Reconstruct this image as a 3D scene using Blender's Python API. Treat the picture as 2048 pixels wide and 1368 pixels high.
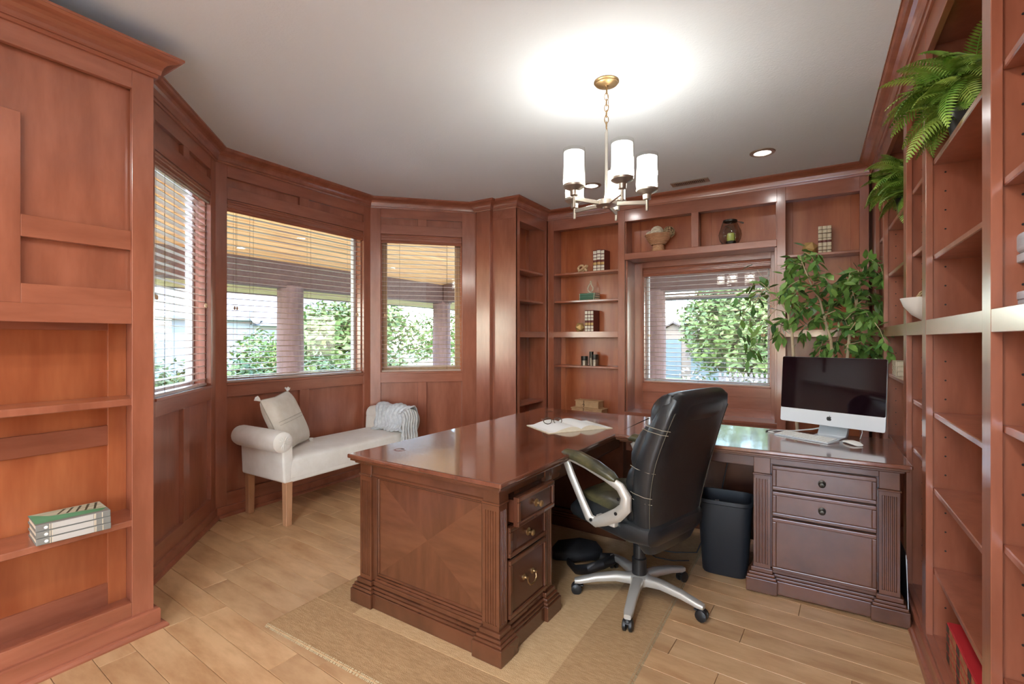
import bpy, math, random
from mathutils import Vector, Matrix
random.seed(7)
for o in list(bpy.data.objects): bpy.data.objects.remove(o)
SC = bpy.context.scene
COL = SC.collection
PI = math.pi
R_ = math.radians

# ------------------------------------------------------------------ camera
H_CAM = 1.32
cam_d = bpy.data.cameras.new('camera'); cam = bpy.data.objects.new('camera', cam_d); COL.objects.link(cam)
cam.location = (0, 0, H_CAM); cam.rotation_euler = (R_(90), 0, R_(31.85))
cam_d.sensor_width = 36; cam_d.lens = 968 / 2048 * 36; cam_d.shift_y = -5.7 / 2048
cam_d.clip_start = 0.02; cam_d.clip_end = 300
SC.camera = cam

# ------------------------------------------------------------------ sky, sun, exposure
W = bpy.data.worlds.new('sky'); SC.world = W; W.use_nodes = True
nt = W.node_tree; nt.nodes.clear()
wo = nt.nodes.new('ShaderNodeOutputWorld'); wb = nt.nodes.new('ShaderNodeBackground'); sk = nt.nodes.new('ShaderNodeTexSky')
sk.sky_type = 'NISHITA'; sk.sun_disc = False; sk.sun_elevation = R_(48); sk.sun_rotation = R_(150); sk.air_density = 1.0; sk.dust_density = 1.0; sk.ozone_density = 1.0
wb.inputs['Strength'].default_value = 1.65
nt.links.new(sk.outputs[0], wb.inputs[0]); nt.links.new(wb.outputs[0], wo.inputs[0])
sun_d = bpy.data.lights.new('sun', 'SUN'); sun_d.energy = 1.7; sun_d.angle = R_(0.6); sun_d.color = (1, .95, .86)
sun = bpy.data.objects.new('sun', sun_d); COL.objects.link(sun)
sun.rotation_euler = Vector((0.50, 0.45, -0.85)).to_track_quat('-Z', 'Y').to_euler(); sun.location = (-8, -6, 12)
SC.view_settings.view_transform = 'Standard'; SC.view_settings.look = 'None'; SC.view_settings.gamma = 1
SC.view_settings.use_curve_mapping = False; SC.view_settings.exposure = 0.95

# ------------------------------------------------------------------ materials
MATS = {}
def _new(name):
    m = bpy.data.materials.new(name); m.use_nodes = True
    n = m.node_tree; return m, n, n.nodes['Principled BSDF']
def S(bs, **k):
    names = dict(rough='Roughness', metal='Metallic', coat='Coat Weight', cior='Coat IOR', coatr='Coat Roughness', spec='Specular IOR Level', trans='Transmission Weight', ior='IOR', alpha='Alpha', emis='Emission Strength', sheen='Sheen Weight', sub='Subsurface Weight')
    for a, v in k.items(): bs.inputs[names[a]].default_value = v
def mat(name, c, rough=.5, c2=None, scale=6., stretch=(1, 1, 1), bump=0., bscale=60., detail=4, rand=0., ramp=(.35, .65), bstretch=None, **k):
    """Principled with an optional two-colour noise, a fine bump and a per-object value change."""
    if name in MATS: return MATS[name]
    m, n, bs = _new(name); MATS[name] = m
    S(bs, rough=rough, **k); bs.inputs['Base Color'].default_value = (*c, 1)
    tc = n.nodes.new('ShaderNodeTexCoord'); last = None
    if c2:
        mp = n.nodes.new('ShaderNodeMapping'); mp.inputs['Scale'].default_value = stretch
        nz = n.nodes.new('ShaderNodeTexNoise'); nz.inputs['Scale'].default_value = scale; nz.inputs['Detail'].default_value = detail; nz.inputs['Roughness'].default_value = .62
        oi = n.nodes.new('ShaderNodeObjectInfo'); ad = n.nodes.new('ShaderNodeVectorMath'); ad.operation = 'ADD'
        sc = n.nodes.new('ShaderNodeVectorMath'); sc.operation = 'SCALE'; sc.inputs['Scale'].default_value = 17.0
        cb = n.nodes.new('ShaderNodeCombineXYZ')
        for i in range(3): n.links.new(oi.outputs['Random'], cb.inputs[i])
        n.links.new(cb.outputs[0], sc.inputs[0]); n.links.new(tc.outputs['Object'], mp.inputs[0]); n.links.new(mp.outputs[0], ad.inputs[0]); n.links.new(sc.outputs[0], ad.inputs[1])
        n.links.new(ad.outputs[0], nz.inputs['Vector'])
        cr = n.nodes.new('ShaderNodeValToRGB'); cr.color_ramp.elements[0].position = ramp[0]; cr.color_ramp.elements[1].position = ramp[1]
        cr.color_ramp.elements[0].color = (*c, 1); cr.color_ramp.elements[1].color = (*c2, 1)
        n.links.new(nz.outputs['Fac'], cr.inputs[0]); last = cr.outputs[0]
        if rand:
            hs = n.nodes.new('ShaderNodeHueSaturation'); mr = n.nodes.new('ShaderNodeMapRange'); mr.inputs['To Min'].default_value = 1 - rand; mr.inputs['To Max'].default_value = 1 + rand
            n.links.new(oi.outputs['Random'], mr.inputs['Value']); n.links.new(mr.outputs[0], hs.inputs['Value']); n.links.new(last, hs.inputs['Color']); last = hs.outputs[0]
        n.links.new(last, bs.inputs['Base Color'])
    if bump:
        nb = n.nodes.new('ShaderNodeTexNoise'); nb.inputs['Scale'].default_value = bscale; nb.inputs['Detail'].default_value = 3
        src = tc.outputs['Object']
        if bstretch:
            m2 = n.nodes.new('ShaderNodeMapping'); m2.inputs['Scale'].default_value = bstretch; n.links.new(src, m2.inputs[0]); src = m2.outputs[0]
        n.links.new(src, nb.inputs['Vector'])
        bp = n.nodes.new('ShaderNodeBump'); bp.inputs['Strength'].default_value = bump; bp.inputs['Distance'].default_value = .004
        n.links.new(nb.outputs['Fac'], bp.inputs['Height']); n.links.new(bp.outputs[0], bs.inputs['Normal'])
    return m
def glass_mat(name, refl=1.0, tint=(1, 1, 1)):
    """thin clear pane: straight-through transparency plus Fresnel gloss"""
    if name in MATS: return MATS[name]
    m = bpy.data.materials.new(name); m.use_nodes = True; n = m.node_tree; n.nodes.clear(); MATS[name] = m
    o = n.nodes.new('ShaderNodeOutputMaterial'); mx = n.nodes.new('ShaderNodeMixShader'); t = n.nodes.new('ShaderNodeBsdfTransparent'); g = n.nodes.new('ShaderNodeBsdfGlossy'); f = n.nodes.new('ShaderNodeLayerWeight')
    t.inputs[0].default_value = (*tint, 1); g.inputs['Roughness'].default_value = .01; f.inputs['Blend'].default_value = .5
    pw_ = n.nodes.new('ShaderNodeMath'); pw_.operation = 'POWER'; pw_.inputs[1].default_value = 5.0
    mu = n.nodes.new('ShaderNodeMath'); mu.operation = 'MULTIPLY_ADD'; mu.inputs[1].default_value = .9; mu.inputs[2].default_value = .04 * refl
    n.links.new(f.outputs['Facing'], pw_.inputs[0]); n.links.new(pw_.outputs[0], mu.inputs[0]); n.links.new(mu.outputs[0], mx.inputs[0]); n.links.new(t.outputs[0], mx.inputs[1]); n.links.new(g.outputs[0], mx.inputs[2]); n.links.new(mx.outputs[0], o.inputs[0])
    return m
def emit_mat(name, c, strength, body=(.9, .9, .88)):
    m, n, bs = _new(name); MATS[name] = m
    bs.inputs['Base Color'].default_value = (*body, 1); S(bs, rough=.6, emis=strength); bs.inputs['Emission Color'].default_value = (*c, 1); return m

WOOD = mat('mahogany', (.275, .083, .042), .32, (.375, .124, .068), 2.2, (5, 5, 1), bump=.06, bscale=14, bstretch=(9, 9, 1), coat=.9, coatr=.17, cior=1.55, spec=.5)
WOODH = mat('mahogany_level', (.275, .083, .042), .32, (.375, .124, .068), 2.2, (1, 5, 5), bump=.06, bscale=14, bstretch=(1, 9, 9), coat=.9, coatr=.17, cior=1.55)
WOODB = mat('alder_back_panel', (.33, .080, .027), .34, (.46, .140, .052), 1.6, (5, 5, .8), bump=.05, bscale=14, bstretch=(9, 9, 1), coat=.2, coatr=.2)
DESK = mat('desk_cherry', (.080, .027, .012), .26, (.132, .046, .021), 2.0, (1.5, 1.5, 1.5), bump=.04, bscale=30, coat=.4, coatr=.15)
DESKD = mat('desk_cherry_dark', (.060, .018, .009), .26, (.100, .030, .014), 2.0, (2, 2, 1), bump=.04, bscale=30, coat=.35, coatr=.2)
DESKT = mat('desk_top_cherry', (.115, .034, .017), .17, (.190, .064, .034), 3.0, (4, 1, 1), bump=.02, bscale=40, coat=1.0, coatr=.08, cior=1.8)
PLANK = mat('maple_plank', (.40, .205, .088), .36, (.64, .405, .210), 3.2, (1, 3.4, 1), bump=.05, bscale=18, bstretch=(1, 8, 1), detail=9, rand=.10, ramp=(.25, .62), coat=.15, coatr=.3)
CEIL = mat('ceiling_paint', (.76, .815, .85), .9, bump=.35, bscale=95)
PAINT = mat('wall_paint', (.72, .70, .66), .85, bump=.1, bscale=80)
LINEN = mat('linen_slipcover', (.78, .74, .67), .95, (.85, .82, .76), 9, bump=.25, bscale=220, sheen=.2)
LINEN2 = mat('pillow_linen', (.69, .63, .53), .95, (.76, .71, .62), 12, bump=.3, bscale=260, sheen=.2)
KNIT = mat('knit_throw', (.50, .52, .53), .98, (.66, .68, .68), 30, bump=.7, bscale=140)
LEATH = mat('black_leather', (.012, .014, .016), .34, (.020, .022, .024), 12, bump=.12, bscale=130, coat=.15, coatr=.3)
LEATHO = mat('worn_leather_olive_sheen', (.020, .020, .013), .3, (.105, .092, .042), 9, bump=.35, bscale=30)  # worn black leather, its yellowish reflections painted in as olive mottling
PLAST = mat('black_plastic', (.012, .012, .013), .42, bump=.05, bscale=200)
BIN = mat('navy_black_plastic', (.011, .014, .020), .5, bump=.1, bscale=160)
SILV = mat('silver_painted', (.52, .49, .44), .38, metal=.35)
RUG1 = mat('rug_tan', (.40, .235, .105), 1.0, (.53, .335, .165), 22, (1, 6, 1), bump=.9, bscale=260)
RUG2 = mat('rug_tan_light', (.52, .33, .155), 1.0, (.64, .43, .225), 22, (1, 6, 1), bump=.9, bscale=260)
NICK = mat('brushed_nickel', (.44, .40, .35), .34, metal=.85)
BRONZE = mat('antique_brass', (.34, .22, .10), .35, metal=.85)
PEWT = mat('dark_pewter', (.06, .055, .048), .38, metal=.8)
ALU = mat('aluminium', (.62, .66, .70), .32, metal=.55)
SCREEN = mat('screen_black', (.008, .003, .005), .05, spec=.25)
WHITE = mat('white_plastic', (.80, .78, .74), .4)
PAPER = mat('paper', (.86, .85, .82), .9)
PAGE = mat('page_edges', (.70, .60, .44), .9, (.80, .72, .57), 60, (1, 1, 14))
BLIND = mat('blind_slat', (.46, .32, .26), .30, (.54, .38, .31), 3, (1, 6, 6), coat=.3, coatr=.2)
VINYL = mat('window_vinyl', (.72, .74, .75), .45)
PANE = glass_mat('window_glass', 1.0)
CLEAR = glass_mat('clear_glass', 1.0, (.97, .98, .97))
BLACK = mat('black', (.01, .01, .01), .6)
GOLD = mat('gold_leaf', (.58, .38, .15), .45, metal=.25)
BOOKR = mat('book_maroon', (.13, .018, .014), .4)
BOOKG = mat('book_green', (.045, .12, .075), .55, (.07, .17, .11), 8)
CREAM = mat('aged_cream', (.62, .52, .36), .6, (.74, .66, .50), 40)
TAN = mat('natural_tan', (.62, .42, .24), .6, (.72, .52, .32), 20)
BOXM = mat('parchment_box', (.50, .29, .13), .8, (.62, .38, .19), 14, bump=.3, bscale=90)
TWINE = mat('twine', (.12, .07, .035), .9)
WICK = mat('rattan', (.46, .22, .11), .6, (.62, .36, .20), 14)
RATL = mat('pale_rattan', (.74, .62, .46), .7, (.84, .76, .62), 20)
RATD = mat('brown_rattan', (.36, .24, .12), .7, (.50, .36, .20), 20)
WAX = mat('green_candle', (.55, .60, .14), .5, sub=.0)
LEAF = mat('ficus_leaf', (.085, .205, .040), .36, (.21, .36, .085), 5, rand=.35)
LEAFD = mat('ficus_leaf_dark', (.05, .14, .04), .36, (.12, .27, .07), 5, rand=.35)
BARK = mat('pale_bark', (.50, .38, .25), .9, (.60, .48, .33), 18, bump=.4, bscale=60)
FERN = mat('fern_green', (.10, .27, .025), .5, (.40, .56, .10), 9, rand=.35)
LOG = mat('porch_log', (0.120, 0.068, 0.056), .8, (0.180, 0.108, 0.092), 3, (6, 6, .8), bump=.4, bscale=20, bstretch=(6, 6, .6))
BEAM = mat('porch_beam', (0.092, 0.048, 0.036), .8, (0.128, 0.072, 0.056), 3, (.6, 6, 6))
PINE = mat('pine_board', (.74, .38, .13), .6, (.86, .52, .21), 2.5, (6, .7, 6), rand=.12, bump=.05, bscale=12)
PINEG = mat('weathered_board', (0.252, 0.168, 0.112), .7, (0.308, 0.217, 0.147), 2.5, (.7, 6, 6), rand=.10)
FASC = mat('fascia_board', (0.378, 0.306, 0.117), .7, (0.468, 0.387, 0.162), 2.5, (6, .7, 6))
SIDING = mat('house_siding', (0.28, 0.29, 0.31), .7)
ROOFM = mat('grey_roof', (0.230, 0.230, 0.240), .8, (0.270, 0.270, 0.280), 20)
ROOFB = mat('brown_shingle', (0.065, 0.052, 0.045), .9, (0.090, 0.075, 0.065), 24)
SHED = mat('shed_tan', (0.145, 0.115, 0.085), .8)
SHEDD = mat('shed_door', (0.075, 0.105, 0.110), .7)
GRASS = mat('grass', (0.085, 0.130, 0.035), 1.0, (0.150, 0.180, 0.070), 3)
BUSH = mat('bush_leaf', (.035, .080, .012), .6, (.14, .19, .05), 1.4, detail=5)
BUSHB = mat('bush_leaf_bright', (.055, .105, .016), .6, (.14, .20, .05), 1.6, detail=5)
FENCE = mat('fence_wood', (0.120, 0.114, 0.108), .8)

# ------------------------------------------------------------------ mesh helpers
class MB:
    def __init__(s): s.v = []; s.f = []
    def add(s, vs, fs, M=None):
        b = len(s.v); s.v += [tuple(M @ Vector(p)) if M else tuple(p) for p in vs]; s.f += [tuple(i + b for i in f) for f in fs]; return s
    def box(s, x0, x1, y0, y1, z0, z1, M=None):
        return s.add([(x0, y0, z0), (x1, y0, z0), (x1, y1, z0), (x0, y1, z0), (x0, y0, z1), (x1, y0, z1), (x1, y1, z1), (x0, y1, z1)],
                     [(0, 3, 2, 1), (4, 5, 6, 7), (0, 1, 5, 4), (1, 2, 6, 5), (2, 3, 7, 6), (3, 0, 4, 7)], M)
    def tube(s, path, r, n=8, closed=False, cap=True, flat=1.0):
        P = [Vector(p) for p in path]; N = len(P); rr = r if isinstance(r, (list, tuple)) else [r] * N
        base = len(s.v); up = None
        for i, p in enumerate(P):
            a = P[i - 1] if (i > 0 or closed) else p; b = P[(i + 1) % N] if (i < N - 1 or closed) else p
            t = (b - a).normalized()
            if up is None: up = Vector((0, 0, 1)) if abs(t.z) < .9 else Vector((1, 0, 0))
            e1 = t.cross(up).normalized(); e2 = e1.cross(t).normalized(); up = e2
            for k in range(n):
                w = 2 * PI * k / n; s.v.append(tuple(p + e1 * math.cos(w) * rr[i] + e2 * math.sin(w) * rr[i] * flat))
        for i in range(N if closed else N - 1):
            j = (i + 1) % N
            for k in range(n):
                l = (k + 1) % n; s.f.append((base + i * n + k, base + i * n + l, base + j * n + l, base + j * n + k))
        if cap and not closed:
            s.f.append(tuple(base + k for k in range(n - 1, -1, -1))); s.f.append(tuple(base + (N - 1) * n + k for k in range(n)))
        return s
    def lathe(s, prof, n=20, c=(0, 0, 0), sx=1, sy=1, M=None):
        b = []; fs = []
        for (r, z) in prof:
            for k in range(n): w = 2 * PI * k / n; b.append((c[0] + r * math.cos(w) * sx, c[1] + r * math.sin(w) * sy, c[2] + z))
        for i in range(len(prof) - 1):
            for k in range(n): l = (k + 1) % n; fs.append((i * n + k, i * n + l, (i + 1) * n + l, (i + 1) * n + k))
        if prof[0][0] > 1e-5: fs.append(tuple(range(n - 1, -1, -1)))
        if prof[-1][0] > 1e-5: fs.append(tuple((len(prof) - 1) * n + k for k in range(n)))
        return s.add(b, fs, M)
    def prism(s, poly, a, b, axis='y', M=None):
        """extrude a 2D polygon; axis = direction of extrusion"""
        n = len(poly); vs = []
        for t in (a, b):
            for (u, w) in poly: vs.append({'y': (u, t, w), 'x': (t, u, w), 'z': (u, w, t)}[axis])
        fs = [tuple(range(n - 1, -1, -1)), tuple(range(n, 2 * n))] + [(i, (i + 1) % n, n + (i + 1) % n, n + i) for i in range(n)]
        return s.add(vs, fs, M)
    def grid(s, fn, nu, nv, M=None, cu=False):
        vs = [fn(i / nu if cu else i / (nu - 1), j / (nv - 1)) for i in range(nu) for j in range(nv)]
        fs = [(i * nv + j, ((i + 1) % nu) * nv + j, ((i + 1) % nu) * nv + j + 1, i * nv + j + 1) for i in range(nu if cu else nu - 1) for j in range(nv - 1)]
        return s.add(vs, fs, M)
    def mesh(s, name, smooth=False):
        me = bpy.data.meshes.new(name); me.from_pydata(s.v, [], s.f); me.update()
        import bmesh
        bm = bmesh.new(); bm.from_mesh(me); bmesh.ops.recalc_face_normals(bm, faces=bm.faces); bm.to_mesh(me); bm.free()
        if smooth:
            me.shade_smooth(); me.set_sharp_from_angle(angle=R_(38))
        return me
    def build(s, name, m, parent=None, bevel=0, smooth=False, seg=1, loc=None, rot=None, sub=0, solid=0, kind=None):
        me = s.mesh(name, smooth); me.materials.append(m)
        return link(name, me, parent, bevel, seg, loc, rot, sub, solid, kind)
def link(name, me, parent=None, bevel=0, seg=1, loc=None, rot=None, sub=0, solid=0, kind=None):
    o = bpy.data.objects.new(name, me); COL.objects.link(o)
    if parent: o.parent = parent
    if loc: o.location = loc
    if rot: o.rotation_euler = rot
    if solid:
        md = o.modifiers.new('thickness', 'SOLIDIFY'); md.thickness = solid; md.offset = 0
    if sub:
        md = o.modifiers.new('subdivision', 'SUBSURF'); md.levels = sub; md.render_levels = sub
    if bevel:
        md = o.modifiers.new('bevel', 'BEVEL'); md.width = bevel; md.segments = seg; md.limit_method = 'ANGLE'; md.angle_limit = R_(40)
    if kind: o['kind'] = kind
    return o
def tag(o, label, cat=None, group=None, kind=None):
    o['label'] = label
    if cat: o['category'] = cat
    if group: o['group'] = group
    if kind: o['kind'] = kind
    return o
def thing(name, label, cat, loc=(0, 0, 0), rz=0., group=None):
    o = bpy.data.objects.new(name, None); COL.objects.link(o); o.location = loc; o.rotation_euler = (0, 0, rz); o.empty_display_size = .1
    return tag(o, label, cat, group)
def copy_tree(o, parent=None):
    c = o.copy(); COL.objects.link(c); c.parent = parent
    for ch in list(o.children): copy_tree(ch, c)
    return c
def bx(name, m, parent, x0, x1, y0, y1, z0, z1, bevel=.0015, **k):
    return MB().box(x0, x1, y0, y1, z0, z1).build(name, m, parent, bevel=bevel, **k)
def rbox(w, d, h, r=.02, n=4):
    """rounded-in-plan box centred in x, y, from z=0 to h"""
    p = []
    for cx, cy, a in ((w / 2 - r, d / 2 - r, 0), (-w / 2 + r, d / 2 - r, 90), (-w / 2 + r, -d / 2 + r, 180), (w / 2 - r, -d / 2 + r, 270)):
        for i in range(n + 1): t = R_(a + 90 * i / n); p.append((cx + r * math.cos(t), cy + r * math.sin(t)))
    return MB().prism(p, 0, h, 'z')
def sweep(path, prof, closed=False):
    """mitred sweep of profile (d, z) along a polyline in plan; d is measured to the left of travel. Returns one MB per segment."""
    P = [Vector(p) for p in path]; n = len(P); nor = []
    for i in range(n - 1): d = (P[i + 1] - P[i]).normalized(); nor.append(Vector((-d.y, d.x)))
    mit = []
    for i in range(n):
        if i == 0: mit.append(nor[0])
        elif i == n - 1: mit.append(nor[-1])
        else:
            b = (nor[i - 1] + nor[i]).normalized(); mit.append(b / b.dot(nor[i]))
    out = []
    for i in range(n - 1):
        mb = MB(); m = len(prof)
        vs = [(P[j].x + mit[j].x * d, P[j].y + mit[j].y * d, z) for j in (i, i + 1) for (d, z) in prof]
        fs = [(k, (k + 1) % m, m + (k + 1) % m, m + k) for k in range(m)] + [tuple(range(m - 1, -1, -1)), tuple(range(m, 2 * m))]
        mb.add(vs, fs); out.append(mb)
    return out
# ------------------------------------------------------------------ room shell
ZC = 2.72
XR, YB, XL, XW = .40, 4.76, -2.50, -3.725
YC1, YC3 = 1.87, 3.335                      # corners of the bay
def struct(o, label): return tag(o, label, None, None, 'structure')
fl = MB().box(-3.9, .75, -2.3, 5.2, -.06, -.014).build('floor', PLANK); struct(fl, 'warm maple plank floor of the study')
rf = random.Random(3); TH = R_(-3.5); c0 = Vector((-1.6, 2.2)); ux = Vector((math.cos(TH), math.sin(TH))); uy = Vector((-ux.y, ux.x)); PW = .128
plank_me = {}
for i in range(-36, 22):
    v = i * PW
    def ptx(u): return c0 + ux * u + uy * v
    Y = ptx(0).y
    if Y < -2.1 or Y > 4.75: continue
    xmin = -3.80 if YC1 < Y < YC3 else (max(-3.80, -1.93 - Y) if Y <= YC1 else max(-3.80, Y - 7.13))
    if Y < .95: xmin = -2.92
    u0, u1 = xmin - c0.x, .46 - c0.x; u = u0
    first = True
    while u < u1 - .05:
        L = rf.choice((.62, .85, 1.05, 1.3, 1.5)) * (rf.uniform(.25, 1) if first else 1); first = False
        L = round(L, 2)
        if u + L > u1 - .2: L = u1 - u
        key = round(L, 3)
        if key not in plank_me:
            mb = MB(); g = .0009; b = .0012; w = PW / 2 - g; l = key / 2 - g
            mb.add([(-l, -w, -.013), (l, -w, -.013), (l, w, -.013), (-l, w, -.013), (-l, -w, -b), (l, -w, -b), (l, w, -b), (-l, w, -b), (-l + b, -w + b, 0), (l - b, -w + b, 0), (l - b, w - b, 0), (-l + b, w - b, 0)],
                   [(0, 3, 2, 1), (0, 1, 5, 4), (1, 2, 6, 5), (2, 3, 7, 6), (3, 0, 4, 7), (4, 5, 9, 8), (5, 6, 10, 9), (6, 7, 11, 10), (7, 4, 8, 11), (8, 9, 10, 11)])
            me = mb.mesh('plank'); me.materials.append(PLANK); plank_me[key] = me
        p = ptx(u + L / 2); link('plank', plank_me[key], fl, loc=(p.x, p.y, rf.uniform(-.0005, 0)), rot=(0, 0, TH + (PI if rf.random() < .5 else 0)))
        u += L
# ceiling (follows the bay so that it ends over the walls)
cp = [(.75, -2.3), (.75, 5.2), (-3.1, 5.2), (-3.1, 4.1), (-3.90, 3.33), (-3.90, 1.87), (-2.98, .95), (-2.98, -2.3)]
struct(MB().prism(cp, ZC, ZC + .12, 'z').build('ceiling', CEIL), 'pale grey textured ceiling')
struct(MB().box(.72, .84, -2.3, 5.2, -.06, ZC).build('wall_right', PAINT), 'wall behind the right bookcases')
wf = MB()  # unseen wall, with an opening left for the added glazed doors
for x0, x1, z0, z1 in ((-3.1, -.74, -.06, ZC), (.66, .84, -.06, ZC), (-.74, .66, 2.3, ZC)): wf.box(x0, x1, -2.42, -2.3, z0, z1)
struct(wf.build('wall_front', PAINT), 'plain wall behind the viewer with glazed doors added for daylight')
dd = MB()  # unseen doors, added so sky light enters from behind the camera
for x0, x1, z0, z1 in ((-.74, -.66, 0, 2.3), (.58, .66, 0, 2.3), (-.08, 0, 0, 2.3), (-.66, .58, 2.2, 2.3), (-.66, .58, 0, .1)): dd.box(x0, x1, -2.40, -2.34, z0, z1)
dd = dd.build('added_door_1', VINYL); struct(dd, 'white glazed doors added unseen behind the viewer to let daylight in')
for x0, x1 in ((-.66, -.08), (0, .58)): MB().box(x0, x1, -2.375, -2.369, .1, 2.2).build('pane', PANE, dd)
struct(MB().box(-3.1, -2.98, -2.3, 1.02, -.06, ZC).build('wall_left_near', PAINT), 'wall behind the tall left cabinet')
struct(MB().box(-3.1, -2.95, 4.12, 5.2, -.06, ZC).build('wall_left_far', PAINT), 'wall behind the return bookcase')

GX = {}
def baywall(name, label, org, rz, Wd, a, b, wn, wlabel, sash_m, sash_w, jamb_m):
    """panelled wall with a window; local x runs to the right seen from inside, local y outwards"""
    Z0, Z1 = .985, 2.372
    mb = MB(); T0, T1 = .032, .16
    mb.box(-.09, a, T0, T1, -.06, ZC); mb.box(b, Wd + .09, T0, T1, -.06, ZC); mb.box(a, b, T0, T1, -.06, Z0); mb.box(a, b, T0, T1, Z1, ZC)
    w = mb.build(name, WOOD); w.location = (*org, 0); w.rotation_euler = (0, 0, rz); struct(w, label)
    mid = (a + b) / 2
    bx('stile', WOOD, w, -.004, a, 0, .033, .07, 2.64); bx('stile', WOOD, w, b, Wd + .004, 0, .033, .07, 2.64)
    for z0, z1 in ((2.535, 2.64), (2.372, 2.465), (.885, .985), (.07, .17)): bx('rail', WOODH, w, a, b, 0, .033, z0, z1)
    for z0, z1 in ((2.465, 2.535), (.17, .885)):
        bx('stile', WOOD, w, mid - .045, mid + .045, 0, .033, z0, z1)
        bx('panel', WOOD, w, a - .002, mid - .043, .026, .0325, z0 - .002, z1 + .002); bx('panel', WOOD, w, mid + .043, b + .002, .026, .0325, z0 - .002, z1 + .002)
    # window: frame with pane, jamb lining, stool
    s = sash_w; fy0, fy1 = .105, .15
    mb = MB().box(a, a + s, fy0, fy1, Z0, Z1).box(b - s, b, fy0, fy1, Z0, Z1).box(a + s, b - s, fy0, fy1, Z0, Z0 + s).box(a + s, b - s, fy0, fy1, Z1 - s, Z1)
    win = mb.build(wn, sash_m, None, bevel=.003); win.location = w.location; win.rotation_euler = w.rotation_euler; struct(win, wlabel)
    MB().box(a + s - .004, b - s + .004, .124, .130, Z0 + s - .004, Z1 - s + .004).build('pane', PANE, win)
    for n_, x0, x1, z0, z1 in (('jamb', a, a + .012, Z0, Z1), ('jamb', b - .012, b, Z0, Z1), ('stool', a, b, Z0, Z0 + .012), ('head_jamb', a, b, Z1 - .012, Z1)):
        bx(n_, jamb_m, win, x0, x1, .0335, fy0, z0, z1)
    bx('bead', WOODH, win, a - .004, b + .004, -.010, .0, Z0 - .012, Z0 + .006, .002)
    return w, win
SL = {}
def blind(label, org, rz, a, b, z0, ztop, pitch=.0455, tilt=3.0, y0=.022, cords=(.14, .86), vdepth=.012):
    t = thing('window_blind', label, 'blind', (*org, 0), rz, 'wooden blinds on the study windows')
    L = b - a - .016; x0 = a + .008
    # fluted valance
    pr = [(0, 0), (.0, .088), (-.012, .088), (-.014, .076), (-.010, .073), (-.016, .066), (-.016, .056), (-.011, .053), (-.011, .040), (-.016, .037), (-.016, .027), (-.010, .023), (-.012, .010), (-.008, 0)]
    MB().prism([(d, ztop - .090 + h) for d, h in pr], x0 - .004, x0 + L + .004, 'x').build('valance', WOODH, t, loc=(0, y0 - .004, 0), bevel=.001)
    bx('headrail', WOODH, t, x0, x0 + L, y0, y0 + .05, ztop - .065, ztop - .012)
    key = (round(L, 3),)
    if key not in SL:
        n = 4; dw = .049; vs = []; fs = []
        for i in range(n + 1):
            y = -dw / 2 + dw * i / n; cz = .0022 * (1 - (2 * i / n - 1) ** 2)
            vs += [(0, y, cz), (L, y, cz), (0, y, cz - .0026), (L, y, cz - .0026)]
        for i in range(n):
            k = 4 * i; fs += [(k, k + 1, k + 5, k + 4), (k + 2, k + 6, k + 7, k + 3), (k, k + 4, k + 6, k + 2), (k + 1, k + 3, k + 7, k + 5)]
        fs += [(0, 2, 3, 1), (4 * n, 4 * n + 1, 4 * n + 3, 4 * n + 2)]
        me = MB().add(vs, fs).mesh('slat'); me.materials.append(BLIND); SL[key] = me
    z = ztop - .105; yc = y0 + .026; zs = []
    while z > z0 + .045: zs.append(z); z -= pitch
    for z in zs: link('slat', SL[key], t, loc=(x0, yc, z), rot=(R_(tilt), 0, 0))
    MB().box(x0, x0 + L, yc - .025, yc + .025, z0 + .006, z0 + .024).build('bottom_rail', BLIND, t, bevel=.003)
    for q in cords:
        xx = x0 + L * q
        for dy in (-.026, .026): MB().tube([(xx, yc + dy, ztop - .08), (xx, yc + dy, z0 + .02)], .0009, 4).build('ladder_cord', TWINE, t)
    for q, zz in ((.05, 1.62), (.95, 1.60)):
        zc = z0 + (ztop - z0) * .42
        xx = x0 + L * q; c = MB().tube([(xx, y0 - .006, ztop - .08), (xx, y0 - .006, zc)], .0009, 4).build('pull_cord', TWINE, t)
        for dx in (-.008, .010): MB().lathe([(.002, .012), (.007, .002), (.008, -.010), (.003, -.018), (0, -.019)], 8, (xx + dx, y0 - .007, zc - abs(dx) * .8)).build('tassel', TAN, c, smooth=True)
    return t
r2 = math.sqrt(.5)
w3 = baywall('wall_left_back', 'panelled wall of the bay nearest the bookcases', (XW, YC3), R_(45), 1.12, .099, .911, 'window_3', 'narrow wood framed bay window by the bookcases', mat('light_sash', (.50, .33, .19), .5, (.58, .40, .24), 4, (6, 6, 1)), .06, WOODB)
w2 = baywall('wall_left', 'panelled wall behind the white bench', (XW, YC1), R_(90), YC3 - YC1, .083, 1.383, 'window_2', 'wide bay window above the white bench', VINYL, .036, WOOD)
L1 = 1.12
o1 = (XW + L1 * r2, YC1 - L1 * r2)
w1 = baywall('wall_left_front', 'panelled wall of the bay beside the tall cabinet', o1, R_(135), L1, L1 - .905, L1 - .088, 'window_1', 'narrow bay window beside the tall cabinet', VINYL, .036, WOOD)
blind('brown wooden blind in the narrow window beside the bookcases', (XW, YC3), R_(45), .099, .911, .985, 2.372, cords=(.22, .82))
blind('wide brown wooden blind in the window above the white bench', (XW, YC1), R_(90), .083, 1.383, .985, 2.372, cords=(.06, .16, .56, .90))
blind('brown wooden blind in the narrow window beside the tall cabinet', o1, R_(135), L1 - .905, L1 - .088, .985, 2.372, cords=(.2, .35, .8), tilt=2)

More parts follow.
